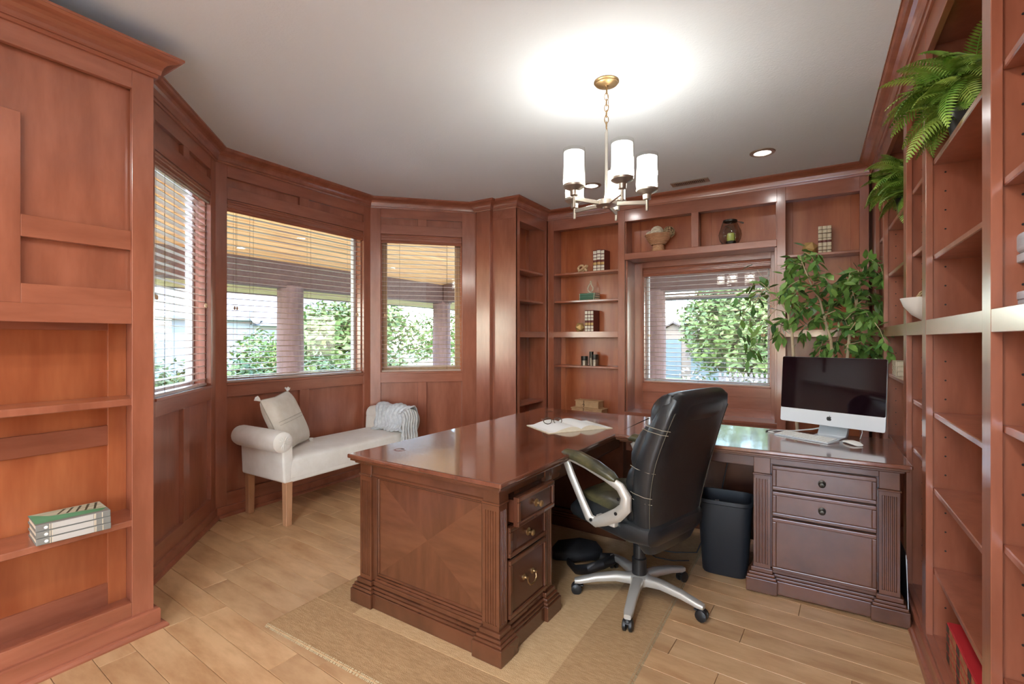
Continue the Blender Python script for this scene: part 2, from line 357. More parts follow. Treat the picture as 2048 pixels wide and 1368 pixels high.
# back wall with its window, set behind the bookcases
YW = 5.03
wa, wb_ = -1.515, -.325; wz0, wz1 = .865, 2.062
mb = MB(); 
for x0, x1, z0, z1 in ((-3.1, wa, -.06, ZC), (wb_, .84, -.06, ZC), (wa, wb_, -.06, wz0), (wa, wb_, wz1, ZC)): mb.box(x0, x1, YW + .02, YW + .17, z0, z1)
bw = mb.build('wall_back', WOOD); struct(bw, 'back wall with the window between the bookcases')
bx('stile', WOOD, bw, -1.60, wa, YW, YW + .021, .585, 2.12); bx('stile', WOOD, bw, wb_, -.26, YW, YW + .021, .585, 2.12)
for z0, z1 in ((wz1, 2.125), (.775, wz0), (.585, .66)): bx('rail', WOODH, bw, wa, wb_, YW, YW + .021, z0, z1)
bx('panel', WOODH, bw, wa - .003, wb_ + .003, YW + .010, YW + .0205, .655, .78)
s = .036
win = MB().box(wa, wa + s, YW + .105, YW + .15, wz0, wz1).box(wb_ - s, wb_, YW + .105, YW + .15, wz0, wz1).box(wa + s, wb_ - s, YW + .105, YW + .15, wz0, wz0 + s).box(wa + s, wb_ - s, YW + .105, YW + .15, wz1 - s, wz1).build('window_4', VINYL, None, bevel=.003)
struct(win, 'square window in the back wall between bookcases')
MB().box(wa + s - .004, wb_ - s + .004, YW + .124, YW + .130, wz0 + s - .004, wz1 - s + .004).build('pane', PANE, win)
for n_, x0, x1, z0, z1 in (('jamb', wa, wa + .012, wz0, wz1), ('jamb', wb_ - .012, wb_, wz0, wz1), ('stool', wa, wb_, wz0, wz0 + .012), ('head_jamb', wa, wb_, wz1 - .012, wz1)):
    bx(n_, WOOD, win, x0, x1, YW + .0205, YW + .105, z0, z1)
blind('brown wooden blind in the back window behind the desk', (0, YW), 0, wa, wb_, wz0, wz1, cords=(.10, .46, .86))

# crown mouldings, one per run of wall (room on the left of travel)
CR = [(0, -.095), (.010, -.095), (.013, -.086), (.013, -.080), (.020, -.080), (.022, -.072), (.024, -.060), (.029, -.046), (.038, -.034), (.052, -.026), (.066, -.022), (.076, -.018), (.083, -.012), (.085, -.010), (.090, -.010), (.090, 0), (0, 0)]
cpath = [(XR, -.8), (XR, YB), (XL, YB), (XL, 4.10), (-2.78, 4.10), (-2.78, 4.05), (-2.95, 4.05), (-2.95, 4.40)]
k = 1
names = ['along the right bookcases', 'over the back bookcases', 'over the return bookcase', 'over the end panel of the return bookcase', 'on the inner side of the corner post', 'over the corner post', 'on the outer side of the corner post']
for i, mb in enumerate(sweep(cpath, [(d, ZC + z) for d, z in CR])):
    struct(mb.build('trim_%d' % k, WOODH), 'crown moulding ' + names[i]); k += 1
e3 = 1.10
cpath = [(XW + e3 * r2, YC3 + e3 * r2), (XW, YC3), (XW, YC1), (XW + L1 * r2, YC1 - L1 * r2)]
for i, mb in enumerate(sweep(cpath, [(d, ZC + z) for d, z in CR])):
    struct(mb.build('trim_%d' % k, WOODH), 'crown moulding over the ' + ('narrow bay window by the bookcases', 'wide bay window', 'narrow bay window by the tall cabinet')[i]); k += 1
BS = [(0, 0), (.034, 0), (.034, .008), (.028, .018), (.020, .022), (.014, .022), (.014, .068), (.011, .075), (0, .075)]
for i, mb in enumerate(sweep(cpath, BS)):
    struct(mb.build('baseboard_%s' % ('left_back', 'left', 'left_front')[i], WOODH), 'baseboard under the ' + ('narrow bay window by the bookcases', 'wide bay window', 'narrow bay window by the tall cabinet')[i])
# corner post between the bay and the bookcases
struct(MB().box(-2.95, -2.78, 4.05, 4.4, 0, 2.70).build('trim_%d' % k, WOOD, None, bevel=.003), 'square corner post between bay and bookcases')

# ------------------------------------------------------------------ built-in bookcases
def bookcase(label, org, rz, x0, x1, sl, sr, shelves, depth=.22, deck=.094, topz=2.508, mid=True, holes=True, z_bot=0., shelf_m=WOOD, carc=.012, cat='bookcase', group='built-in bookcases', thick=.022, top=2.70, pilfer=0):
    """unit with face frame: left stile sl wide before x0, opening x0..x1, right stile sr wide after x1. local y = depth"""
    t = thing('bookcase', label, cat, (*org, 0), rz, group)
    F = .024
    if sl: bx('stile', WOOD, t, x0 - sl, x0, 0, F, z_bot, top)
    if sr: bx('stile', WOOD, t, x1, x1 + sr, 0, F, z_bot, top)
    bx('top_rail', WOODH, t, x0, x1, .0005, F, topz, top)
    if mid: bx('mid_rail', WOODH, t, x0, x1, .0005, F, 1.338, 1.40); bx('fixed_shelf', shelf_m, t, x0 - carc, x1 + carc, F, depth, 1.375, 1.398)
    if deck > .05: bx('bottom_rail', WOODH, t, x0, x1, .0005, F, z_bot, deck)
    bx('deck', shelf_m, t, x0 - carc, x1 + carc, F, depth, deck - .02, deck)
    bx('top_panel', WOOD, t, x0 - carc, x1 + carc, F, depth, topz + .03, topz + .05)
    bx('side_panel', WOOD, t, x0 - carc - .018, x0 - carc, F, depth, z_bot, topz + .05); bx('side_panel', WOOD, t, x1 + carc, x1 + carc + .018, F, depth, z_bot, topz + .05)
    bx('back_panel', WOODB, t, x0 - carc, x1 + carc, depth - .006, depth + .004, z_bot, topz + .05)
    if x1 - x0 > .5:
        for xx in (x0 - carc, x1 + carc - .06): bx('back_stile', WOODB, t, xx, xx + .06, depth - .012, depth - .005, z_bot, topz + .03)
    for z in shelves: bx('shelf', shelf_m, t, x0 - carc + .001, x1 + carc - .001, F + .001, depth - .012, z - thick, z, .003)
    if holes:
        mb = MB(); z = deck + .12
        while z < topz - .06:
            if not 1.30 < z < 1.45:
                for dy in (.064, depth - .05):
                    mb.lathe([(.0035, 0), (.0035, .0012)], 8, M=Matrix.Translation((x0 - carc + .0004, dy, z)) @ Matrix.Rotation(PI / 2, 4, 'Y'))
            z += .078
        mb.build('peg_holes', BLACK, t, kind='stuff')
    return t
Y0 = 4.76
RS = dict(depth=.30)
rw = (XR, Y0)
bookcase('narrow bookcase bay in the far right corner behind the ficus', rw, R_(-90), .26, .68, .26, .0, (2.055, 1.75, 1.05, .66), **RS)
bookcase('wide far bookcase bay with the smaller hanging fern on its top shelf', rw, R_(-90), .74, 1.554, .06, .0, (2.058, 1.752, 1.093, .69), **RS)
bookcase('narrow bookcase bay holding the white bowl', rw, R_(-90), 1.644, 2.057, .09, .0, (2.064, 1.751, 1.02, .78), **RS)
bookcase('wide near bookcase bay with the large fern and red books', rw, R_(-90), 2.139, 2.926, .082, .0, (2.062, 1.67, 1.017, .704, .374), **RS)
bookcase('bookcase bay at the right picture edge holding the whitewashed box', rw, R_(-90), 3.005, 3.415, .079, .0, (2.05, 1.744, 1.095, .781, .43), **RS)
bookcase('nearest bookcase bay on the right wall beyond the picture edge', rw, R_(-90), 3.50, 4.30, .085, .08, (2.05, 1.744, 1.095, .70), **RS)
struct(sweep([(XR, .35), (XR, 4.76)], BS)[0].build('baseboard_right', WOODH), 'baseboard under the right bookcases')
bookcase('tall open bookcase left of the back window with books and ornaments', (0, YB), 0, -2.418, -1.685, .075, .069, (2.04, 1.738, 1.036), deck=.50, holes=False)
bookcase('bookcase right of the back window behind the ficus', (0, YB), 0, -.197, .32, .066, .06, (2.042, 1.02), deck=.46, holes=False)
t = bookcase('narrow return bookcase at the left corner beside the corner post', (XL, YB), R_(90), -.586, -.046, .074, .045, (2.04, 1.728, .657), deck=.36, holes=False, carc=.004)
bx('end_panel', WOOD, t, -.662, -.640, .0, .30, 0, 2.70); bx('end_rail', WOODH, t, -.664, -.661, 0, .29, 2.53, 2.70)
# surround over the back window: two cubbies
t = thing('bookcase_bridge', 'pair of display cubbies bridging above the back window', 'bookcase', (0, YB, 0))
X0, X1, XA, XB = -1.616, -.263, -.971, -.907
bx('top_rail', WOODH, t, X0, X1, .0005, .024, 2.508, 2.70); bx('stile', WOOD, t, XA, XB, 0, .024, 2.185, 2.508)
bx('shelf', WOODH, t, X0, X1, .0005, .268, 2.122, 2.185, .003)
bx('divider', WOOD, t, XA + .02, XB - .02, .024, .22, 2.185, 2.54)
bx('top_panel', WOOD, t, X0, X1, .024, .23, 2.538, 2.555)
bx('back_panel', WOODB, t, X0, X1, .216, .226, 2.185, 2.55)
for a_ in (X0 + .002, XB - .018): bx('back_stile', WOODB, t, a_, a_ + .10, .210, .217, 2.185, 2.54)
for a_ in (X0, X1): bx('side_panel', WOOD, t, a_ - .009, a_ + .009, .024, .225, 2.185, 2.55)
# window bench under the back window
t = thing('window_bench', 'low window bench under the back window behind the desk', 'bench', (0, YB, 0))
bx('bench_top', WOODH, t, X0, X1, 0, .269, .560, .587); bx('front_panel', WOOD, t, X0, X1, .012, .03, 0, .56)
for a_ in (X0 + .001, X1 - .019): bx('side_lining', WOOD, t, a_, a_ + .018, .03, .268, .588, 2.12)

# ------------------------------------------------------------------ tall cabinet at the left
XC = -2.566; CY1 = 1.018
t = thing('tall_cabinet', 'tall built-in cabinet with panelled top and open shelves at left', 'cabinet', (XC, CY1, 0), R_(90))
# local x = Y - CY1, local y = depth to -X
x0, x1 = -1.75, -.083
D = .215
bx('stile', WOOD, t, x1, 0, 0, .024, .0, 2.56); bx('stile', WOOD, t, x0 - .08, x0, 0, .024, 0, 2.56)
bx('top_rail', WOODH, t, x0, x1, .0005, .024, 2.434, 2.56); bx('mid_rail', WOODH, t, x0, x1, .0005, .024, 1.387, 1.46)
bx('bottom_rail', WOODH, t, x0, x1, .0005, .024, 0, .150)
bx('upper_panel', WOOD, t, x0 - .01, x1 + .01, .036, .042, 1.45, 2.45)
bx('panel_stile', WOOD, t, x0, -.437, .006, .0362, 1.46, 2.19); bx('panel_rail', WOODH, t, -.437, x1, .0055, .0362, 1.715, 1.80); bx('panel_bottom_rail', WOODH, t, -.437, x1, .0052, .0362, 1.455, 1.535)
bx('shelf', WOOD, t, x0, x1 + .053, .004, D, 1.025, 1.055, .003); bx('shelf', WOOD, t, x0, x1 + .053, .004, D, .488, .515, .003)
bx('deck', WOOD, t, x0, x1 + .053, .024, D, .075, .092); bx('ceiling_board', WOOD, t, x0, x1 + .053, .024, D, 1.40, 1.42)
bx('side_panel', WOOD, t, x1 + .053, x1 + .0825, .024, .40, 0, 2.56); bx('side_panel', WOOD, t, x0 - .03, x0, .024, .40, 0, 2.56)
bx('back_panel', WOODB, t, x0, x1 + .053, D + .006, D + .014, .0, 1.45)
bx('back_stile', WOODB, t, x1 - .018, x1 + .053, D - .008, D + .006, .08, 1.40)
for z0, z1 in ((.83, .92), (.09, .19), (1.36, 1.41)): bx('back_rail', WOODH, t, x0, x1 - .018, D - .007, D + .006, z0, z1)
bx('top_board', WOODH, t, x0, 0, 0, .40, 2.56, 2.58)
CRc = [(d, 2.612 + z * 1.02) for d, z in CR]
def loc_sweep(path, prof):
    m = MB()
    for q in sweep(path, prof): m.add(q.v, q.f)
    return m
# front faces local -y: travel in -x keeps the room (-y) on the left
loc_sweep([(0, .38), (0, 0), (-1.83, 0)], CRc).build('crown_moulding', WOODH, t)
BSc = [(0, 0), (.045, 0), (.045, .008), (.038, .018), (.030, .022), (.020, .022), (.020, .080), (.016, .088), (0, .088)]
loc_sweep([(0, .38), (0, 0), (-1.83, 0)], BSc).build('base_moulding', WOODH, t)
# ------------------------------------------------------------------ outdoors
struct(MB().box(-60, 40, -30, 80, -.75, -.55).build('ground', GRASS), 'grass ground outside the windows')
struct(MB().box(-8.2, -3.92, -3, 10.5, -.55, -.12).build('porch_floor', mat('concrete', (.50, .49, .46), .9, (.58, .57, .54), 6)), 'concrete porch floor outside the bay')
struct(MB().box(-3.92, 5, 5.25, 10.5, -.55, -.12).build('porch_floor_back', MATS['concrete']), 'concrete porch floor outside the back window')
struct(MB().box(-4, 4, -12, -2.44, -.55, -.08).build('bounce_slab', mat('pale_paving', (.55, .54, .52), .9, (.62, .61, .59), 5)), 'unseen concrete slab added behind the viewer to bounce light indoors')  # out-of-view slab added to bounce daylight up onto the ceiling
def leaf_cloud(mb, c, rad, n, size, rnd, shell=.55):
    for _ in range(n):
        d = Vector((rnd.gauss(0, 1), rnd.gauss(0, 1), rnd.gauss(0, 1))).normalized(); r = shell + (1 - shell) * rnd.random() ** .6
        lump = 1 + .16 * math.sin(5 * d.x + 3 * d.z + c[0]) + .12 * math.sin(7 * d.y - 4 * d.z + c[1])
        p = Vector(c) + Vector((d.x * rad[0], d.y * rad[1], d.z * rad[2])) * r * lump
        a = Vector((rnd.gauss(0, 1), rnd.gauss(0, 1), rnd.gauss(0, .6))).normalized(); b = a.cross(d + Vector((0, 0, .4))).normalized(); s = size * rnd.uniform(.6, 1.3)
        mb.add([p - a * s, p + b * s * .45, p + a * s, p - b * s * .45], [(0, 1, 2, 3)])
def shrub(name, label, c, rad, n, size, seed, m, trunk=False, cat='shrub', group=None, lobes=1):
    rnd = random.Random(seed); t = thing(name, label, cat, (c[0], c[1], -.55), 0, group)
    mb = MB(); h = c[2] + .55
    if lobes == 1: leaf_cloud(mb, (0, 0, h), rad, n, size, rnd)
    else:
        for k in range(lobes):
            w = 2 * PI * k / lobes + seed; q = .55
            leaf_cloud(mb, (math.cos(w) * rad[0] * q, math.sin(w) * rad[1] * q, h + rnd.uniform(-.35, .45) * rad[2]), [r * .6 for r in rad], n // lobes, size, rnd)
    mb.build('foliage', m, t, kind='stuff')
    mt = MB()
    for k in range(3):
        w = k * 2.1 + seed; mt.tube([(0, 0, 0), (.1 * math.cos(w), .1 * math.sin(w), h * .5), (.35 * rad[0] * math.cos(w), .35 * rad[1] * math.sin(w), h)], [.06, .045, .02], 6)
    mt.build('trunk', BARK, t, smooth=True); return t
hg = 'hedge bushes beyond the porch'
for i, (yy, xx, h) in enumerate(((3.3, -9.0, .98), (4.9, -9.1, 1.06), (6.6, -9.0, 1.0), (8.4, -9.2, 1.05))):
    shrub('hedge_bush', ('low green hedge bush seen through the narrow window beside the tall cabinet', 'low green hedge bush at lower left of the wide bay window', 'low green hedge bush just right of the log post in the wide bay window', 'low green hedge bush at lower left of the narrow window by the bookcases')[i], (xx, yy, h - .75), (.95, 1.05, .78), 2600, .07, 11 + i, BUSH, group=hg)
shrub('garden_tree', 'tall light green leafy tree right of the log post in the wide bay window', (-12.3, 10.1, 1.35), (1.5, 1.7, 1.5), 5600, .12, 5, BUSHB, cat='tree', lobes=6)
shrub('garden_tree', 'small light green tree left of the log post in the wide bay window', (-13.4, 8.3, .85), (.9, .9, .9), 1300, .08, 8, BUSHB, cat='tree', lobes=4)
shrub('garden_tree', 'airy light green tree seen through the narrow window by the bookcases', (-10.6, 12.4, 1.45), (1.5, 1.4, 1.35), 2100, .085, 9, BUSHB, cat='tree', lobes=7)
shrub('garden_tree', 'big green tree filling the right of the back window', (-1.65, 16.5, 2.0), (1.75, 1.6, 2.4), 14000, .11, 12, BUSHB, cat='tree', lobes=9)
shrub('garden_tree', 'dark green shrub at the right edge of the back window', (-.75, 15.3, .4), (1.2, 1.2, 1.2), 2600, .14, 14, BUSH, cat='tree', lobes=5)
for i in range(3): shrub('garden_shrub', ('sparse dry shrub at lower left of the back window', 'sparse dry shrub at the centre foot of the back window', 'low shrub in front of the garden fence')[i], (-3.7 + i * 1.1, 13.0 + .05 * i, -.05), (.7, .6, .55), 420, .07, 30 + i, mat('dry_leaf', (.13, .12, .08), .8, (.24, .23, .18), 2), group='dry shrubs outside the back window')
tl = MB(); rr_ = random.Random(4)
for i in range(14): leaf_cloud(tl, (-34 + i * 3.4, 62 + rr_.uniform(-2, 2), .2 + rr_.uniform(-.2, .4)), (2.6, 1.6, 1.5), 260, .30, rr_)
tag(tl.build('tree_line', BUSH), 'distant green tree line on the horizon', 'trees', None, 'stuff')
# log porch
pg = 'log posts of the porch'
def post(label, x, y, r=.19):
    t = thing('porch_post', label, 'post', (x, y, -.5), 0, pg); pr = [(r, 0), (r * 1.02, .4), (r * .985, 1.0), (r * 1.01, 1.7), (r * .97, 2.3), (r * .97, 2.62)]
    MB().lathe(pr, 18).build('log', LOG, t, smooth=True); MB().box(-r * 1.25, r * 1.25, -r * 1.25, r * 1.25, -.05, .06).build('base_block', mat('stone', (.4, .38, .36), .9), t, bevel=.01)
post('dark log porch post in the middle of the wide bay window', -6.74, 4.47); post('reddish log porch post in the narrow window by the bookcases', -6.74, 8.0)
post('log porch post at the left of the back window', -2.22, 8.0)
t = thing('porch_beam', 'dark porch beam outside the bay windows', 'beam', (-6.74, 0, 0)); bx('beam', BEAM, t, -.12, .12, -3, 8.2, 2.08, 2.47, .01)
t = thing('porch_beam', 'dark porch beam outside the back window', 'beam', (0, 8.0, 0)); bx('beam', BEAM, t, -6.6, 5, -.12, .12, 2.10, 2.47, .01)
pc = MB().add([(-4.02, -3, 3.04), (-7.0, -3, 2.40), (-7.0, 9.6, 2.40), (-4.02, 9.6, 3.04), (-4.02, -3, 3.10), (-7.0, -3, 2.46), (-7.0, 9.6, 2.46), (-4.02, 9.6, 3.10)], [(0, 1, 2, 3), (4, 7, 6, 5), (0, 4, 5, 1), (1, 5, 6, 2), (2, 6, 7, 3), (3, 7, 4, 0)]).build('porch_ceiling', PINEG); struct(pc, 'porch roof outside the bay windows')
me = MB().box(-.068, .068, -3, 9.6, -.016, 0).mesh('board'); me.materials.append(PINE); an = math.atan2(.64, 2.98)
for i in range(21):
    q = (i + .5) / 21; link('board', me, pc, loc=(-4.02 - 2.98 * q, 0, 3.035 - .64 * q), rot=(0, -an, 0), bevel=.003)
pc2 = MB().add([(-3.95, 5.25, 3.04), (5, 5.25, 3.04), (5, 8.2, 2.42), (-3.95, 8.2, 2.42), (-3.95, 5.25, 3.1), (5, 5.25, 3.1), (5, 8.2, 2.48), (-3.95, 8.2, 2.48)], [(0, 1, 2, 3), (4, 7, 6, 5), (0, 4, 5, 1), (1, 5, 6, 2), (2, 6, 7, 3), (3, 7, 4, 0)]).build('porch_roof_back', PINEG); struct(pc2, 'porch roof outside the back window')
me = MB().box(-3.95, 5, -.068, .068, -.016, 0).mesh('board'); me.materials.append(PINEG); an = math.atan2(.62, 2.95)
for i in range(21):
    q = (i + .5) / 21; link('board', me, pc2, loc=(0, 5.25 + 2.95 * q, 3.035 - .62 * q), rot=(-an, 0, 0), bevel=.003)
t = thing('porch_eave', 'yellowish eave boards beyond the bay porch beam', 'eave', (-6.9, 0, 0))
for i in range(4): MB().add([(-.15 * i, -3, 2.16 - .03 * i), (-.15 * i - .146, -3, 2.132 - .03 * i), (-.15 * i - .146, 9.6, 2.132 - .03 * i), (-.15 * i, 9.6, 2.16 - .03 * i), (-.15 * i, -3, 2.18 - .03 * i), (-.15 * i - .146, -3, 2.152 - .03 * i), (-.15 * i - .146, 9.6, 2.152 - .03 * i), (-.15 * i, 9.6, 2.18 - .03 * i)], [(0, 1, 2, 3), (4, 7, 6, 5), (0, 4, 5, 1), (1, 5, 6, 2), (2, 6, 7, 3), (3, 7, 4, 0)]).build('eave_board', FASC, t)
bx('gutter', PEWT, t, -.70, -.60, -3, 9.6, 2.03, 2.10, .02)
t = thing('porch_eave', 'grey eave boards beyond the back porch beam', 'eave', (0, 8.15, 0))
for i in range(3): bx('eave_board', PINEG, t, -6, 5, .16 * i, .16 * i + .155, 2.10 - .035 * i, 2.12 - .035 * i, .003)
bx('gutter', PEWT, t, -6, 5, .48, .58, 1.995, 2.06, .02)
# neighbouring buildings
t = thing('neighbour_house', 'white neighbouring house with grey roof seen through the wide bay window', 'house', (-26, 14, -.55))
MB().box(-7, 0, -4.6, 9, 0, 3.0).build('wall', SIDING, t)
for i in range(14): bx('siding_board', SIDING, t, 0, .02, -4.6, 9, .2 * i + .02, .2 * i + .2, 0)
MB().prism([(.5, 2.95), (-7.5, 2.95), (-3.5, 4.9)], -5.0, 9.4, 'y').build('roof', ROOFM, t); bx('fascia', mat('slate_fascia', (.22, .25, .28), .7), t, .42, .52, -5, 9.4, 2.86, 2.98, 0)
MB().prism([(-.6, 2.6), (1.6, 2.6), (.5, 3.6)], -.2, .9, 'x', M=Matrix.Translation((0, 1.6, 0))).build('gable', SIDING, t)
w_ = bx('window', VINYL, t, .0, .05, 5.2, 6.4, 1.0, 2.2, 0); MB().box(.045, .055, 5.28, 6.32, 1.08, 2.12).build('pane', mat('dark_pane', (.10, .13, .15), .1), w_)
bx('garage_door', mat('garage_door', (.32, .34, .35), .6), t, .0, .04, -3.6, -.6, 0, 2.2, 0)
t = thing('satellite_dish', 'grey satellite dish on the neighbouring house roof edge', 'dish', (-25.3, 14.6, 2.45))
MB().lathe([(0, 0), (.22, .03), (.38, .10), (.40, .12), (.36, .11), (.2, .05), (0, .03)], 20, M=Matrix.Rotation(R_(70), 4, Vector((-.4, 1, 0)))).build('dish', ROOFM, t, smooth=True); MB().tube([(0, 0, 0), (-.2, 0, -.35)], .03, 6).build('mast', PEWT, t)
t = thing('metal_barn', 'pale blue-white metal sided building outside the window beside the cabinet', 'building', (-22, 5.0, -.55))
MB().box(-6, 0, -8, 3.4, 0, 4.3).build('wall', SIDING, t)
for i in range(38): bx('siding_rib', SIDING, t, 0, .03, -7.9 + i * .3, -7.86 + i * .3, 0, 4.3, 0)
w_ = bx('window', VINYL, t, 0, .06, 1.2, 2.2, 1.2, 2.4, 0); MB().box(.05, .07, 1.28, 2.12, 1.28, 2.32).build('pane', MATS['dark_pane'], w_)
MB().prism([(.4, 4.25), (-6.4, 4.25), (-3, 5.6)], -8.3, 3.6, 'y').build('roof', ROOFM, t)
t = thing('garden_shed', 'tan garden shed with blue-grey door outside the back window', 'shed', (-5.7, 24, -.55))
MB().prism([(-1.3, 0), (1.3, 0), (1.3, 1.9), (0, 2.6), (-1.3, 1.9)], 0, 3, 'y').build('wall', SHED, t)
bx('door', SHEDD, t, -.9, .35, -.04, 0, 0, 1.85, 0)
for sgn in (-1, 1): MB().add([(0, -.2, 2.72), (sgn * 1.55, -.2, 1.86), (sgn * 1.55, 3.2, 1.86), (0, 3.2, 2.72), (0, -.2, 2.64), (sgn * 1.55, -.2, 1.78), (sgn * 1.55, 3.2, 1.78), (0, 3.2, 2.64)], [(0, 1, 2, 3), (4, 7, 6, 5), (0, 4, 5, 1), (1, 5, 6, 2), (2, 6, 7, 3), (3, 7, 4, 0)]).build('roof_slope', ROOFB, t)
t = thing('garden_shed', 'low dark roofed outbuilding beside the tan shed', 'shed', (-3.2, 21.5, -.55))
MB().box(-1.2, 1.1, 0, 2, 0, 1.2).build('wall', SHEDD, t); MB().prism([(-1.4, 1.15), (1.3, 1.15), (1.0, 2.0), (-1.1, 2.0)], -.2, 2.2, 'y').build('roof', ROOFB, t)
t = thing('picket_fence', 'grey picket fence at lower right of the back window', 'fence', (-2.1, 13.9, -.55))
me = MB().prism([(-.035, 0), (.035, 0), (.035, .95), (0, 1.0), (-.035, .95)], 0, .02, 'y').mesh('picket'); me.materials.append(FENCE)
for i in range(26): link('picket', me, t, loc=(i * .125, 0, 0))
for z in (.25, .78): bx('fence_rail', FENCE, t, -.05, 3.2, .02, .06, z, z + .07, 0)
# ------------------------------------------------------------------ ceiling fixtures
LENS = emit_mat('lamp_lens', (1, .95, .88), 2.2)
def can(label, x, y, watts):
    t = thing('recessed_light', label, 'ceiling light', (x, y, ZC), 0, 'recessed ceiling lights')
    MB().lathe([(.058, -.001), (.060, -.008), (.070, -.010), (.084, -.006), (.088, 0)], 28).build('trim_ring', NICK, t, smooth=True)
    MB().lathe([(0, -.004), (.058, -.004), (.058, -.001), (0, -.001)], 24).build('lens', LENS, t)
    ld = bpy.data.lights.new('lamp', 'AREA'); ld.shape = 'DISK'; ld.size = .11; ld.energy = watts; ld.color = (1, .985, .96)
    lo = bpy.data.objects.new('lamp', ld); COL.objects.link(lo); lo.parent = t; lo.location = (0, 0, -.016)
can('recessed ceiling light right of the chandelier near the back bookcases', -.32, 4.075, 1.2)
can('recessed ceiling light behind the chandelier, left of the other', -1.712, 4.128, 1.2)
CW = 10.5  # strength of the unseen fixtures added around the camera as fill light
for i, (x, y) in enumerate(((-.45, .30), (-1.0, -.35), (-.35, -1.3), (-1.75, -1.3))):
    can(('added unseen recessed fill light above the viewer on the right', 'added unseen recessed fill light above the viewer on the left', 'added unseen recessed fill light behind the viewer on the right', 'added unseen recessed fill light behind the viewer on the left')[i], x, y, CW)
t = thing('air_vent', 'small slotted ceiling air vent near the back crown moulding', 'vent', (-.93, 4.50, ZC))
bx('vent_frame', NICK, t, -.16, .16, -.055, -.040, -.008, 0); bx('vent_frame', NICK, t, -.16, .16, .040, .055, -.008, 0); bx('vent_frame', NICK, t, -.16, -.13, -.04, .04, -.008, 0); bx('vent_frame', NICK, t, .13, .16, -.04, .04, -.008, 0)
bx('vent_back', BLACK, t, -.13, .13, -.04, .04, -.002, 0, 0)
for i in range(17): bx('vent_louvre', NICK, t, -.126 + i * .0155, -.119 + i * .0155, -.04, .04, -.007, -.002, 0)

# ------------------------------------------------------------------ chandelier
CX, CY = -.952, 2.505
t = thing('chandelier', 'five-light brushed nickel chandelier with frosted glass cylinder shades', 'chandelier', (CX, CY, 0), R_(31.85))
MB().lathe([(.066, 0), (.068, -.006), (.060, -.010), (.060, -.016), (.052, -.020), (.014, -.026), (.010, -.036), (0, -.036)], 28, (0, 0, ZC)).build('canopy', BRONZE, t, smooth=True)
z = ZC - .036; n = 0; ch = None
while z > 2.47:
    pts = [(.011 * math.cos(w), 0, .020 * math.sin(w)) for w in [2 * PI * q / 12 for q in range(12)]]
    mb = MB().tube(pts, .0022, 6, closed=True); mb.v = [(p[0], p[1], p[2]) if n % 2 else (p[1], p[0], p[2]) for p in mb.v]
    mb.build('chain_link', BRONZE, t, loc=(0, 0, z - .016), smooth=True); z -= .031; n += 1
MB().tube([(.004, .004, ZC - .03), (.012, .0, ZC - .14), (-.010, .006, ZC - .20), (.006, 0, 2.45)], .0018, 5).build('cord', BRONZE, t)
ZH = 2.055
MB().lathe([(0, .012), (.004, .010), (.006, 0), (.0085, -.004), (.0085, -.365), (.012, -.37)], 14, (0, 0, 2.448)).build('rod', NICK, t, smooth=True)
MB().lathe([(0, -.026), (.018, -.026), (.022, -.018), (.046, -.014), (.056, -.010), (.057, .012), (.054, .016), (.014, .022), (.010, .05), (0, .05)], 28, (0, 0, ZH)).build('hub', NICK, t, smooth=True)
FROST = bpy.data.materials.new('frosted_shade'); FROST.use_nodes = True; n_ = FROST.node_tree; n_.nodes.clear()
o_ = n_.nodes.new('ShaderNodeOutputMaterial'); a_ = n_.nodes.new('ShaderNodeAddShader'); e_ = n_.nodes.new('ShaderNodeEmission'); x_ = n_.nodes.new('ShaderNodeMixShader'); tr_ = n_.nodes.new('ShaderNodeBsdfTransparent'); tl_ = n_.nodes.new('ShaderNodeBsdfTranslucent')
e_.inputs[0].default_value = (1, .95, .87, 1); e_.inputs[1].default_value = 1.0; x_.inputs[0].default_value = .22; tl_.inputs[0].default_value = (.9, .88, .84, 1)
n_.links.new(tr_.outputs[0], x_.inputs[1]); n_.links.new(tl_.outputs[0], x_.inputs[2]); n_.links.new(x_.outputs[0], a_.inputs[0]); n_.links.new(e_.outputs[0], a_.inputs[1]); n_.links.new(a_.outputs[0], o_.inputs[0])
BULB = emit_mat('bulb_glow', (1, .93, .80), 14.0)
RA = .214
for q in range(5):
    w = R_(-80 + 72 * q); c, s_ = math.cos(w), math.sin(w); px, py = c * RA, s_ * RA
    M = Matrix.Rotation(w, 4, 'Z')
    MB().box(.04, RA + .006, -.006, .006, ZH - .012, ZH + .010, M).build('arm', NICK, t, bevel=.002)
    h = MB().lathe([(0, -.045), (.006, -.045), (.008, -.040), (.008, .012), (.021, .016), (.022, .040), (.026, .044), (.045, .052), (.056, .060), (.058, .070), (.050, .074), (0, .074)], 20, (px, py, ZH)).build('lamp_holder', NICK, t, smooth=True)
    z0 = ZH + .072
    MB().lathe([(.052, 0), (.053, .168), (.0505, .168), (.0495, .002)], 28, (px, py, z0)).build('shade_diffuser', FROST, t, smooth=True)
    MB().lathe([(.057, .004), (.058, .185), (.0565, .185), (.0555, .004)], 28, (px, py, z0)).build('glass_shade', CLEAR, t, smooth=True)
    MB().lathe([(0, 0), (.014, 0), (.014, .02), (.022, .04), (.024, .055), (.016, .070), (0, .075)], 14, (px, py, z0 + .01)).build('bulb', BULB, t, smooth=True)
    ld = bpy.data.lights.new('lamp', 'POINT'); ld.energy = 2.9; ld.color = (1, .97, .93); ld.shadow_soft_size = .035
    lo = bpy.data.objects.new('lamp', ld); COL.objects.link(lo); lo.parent = t; lo.location = (px, py, z0 + .085)

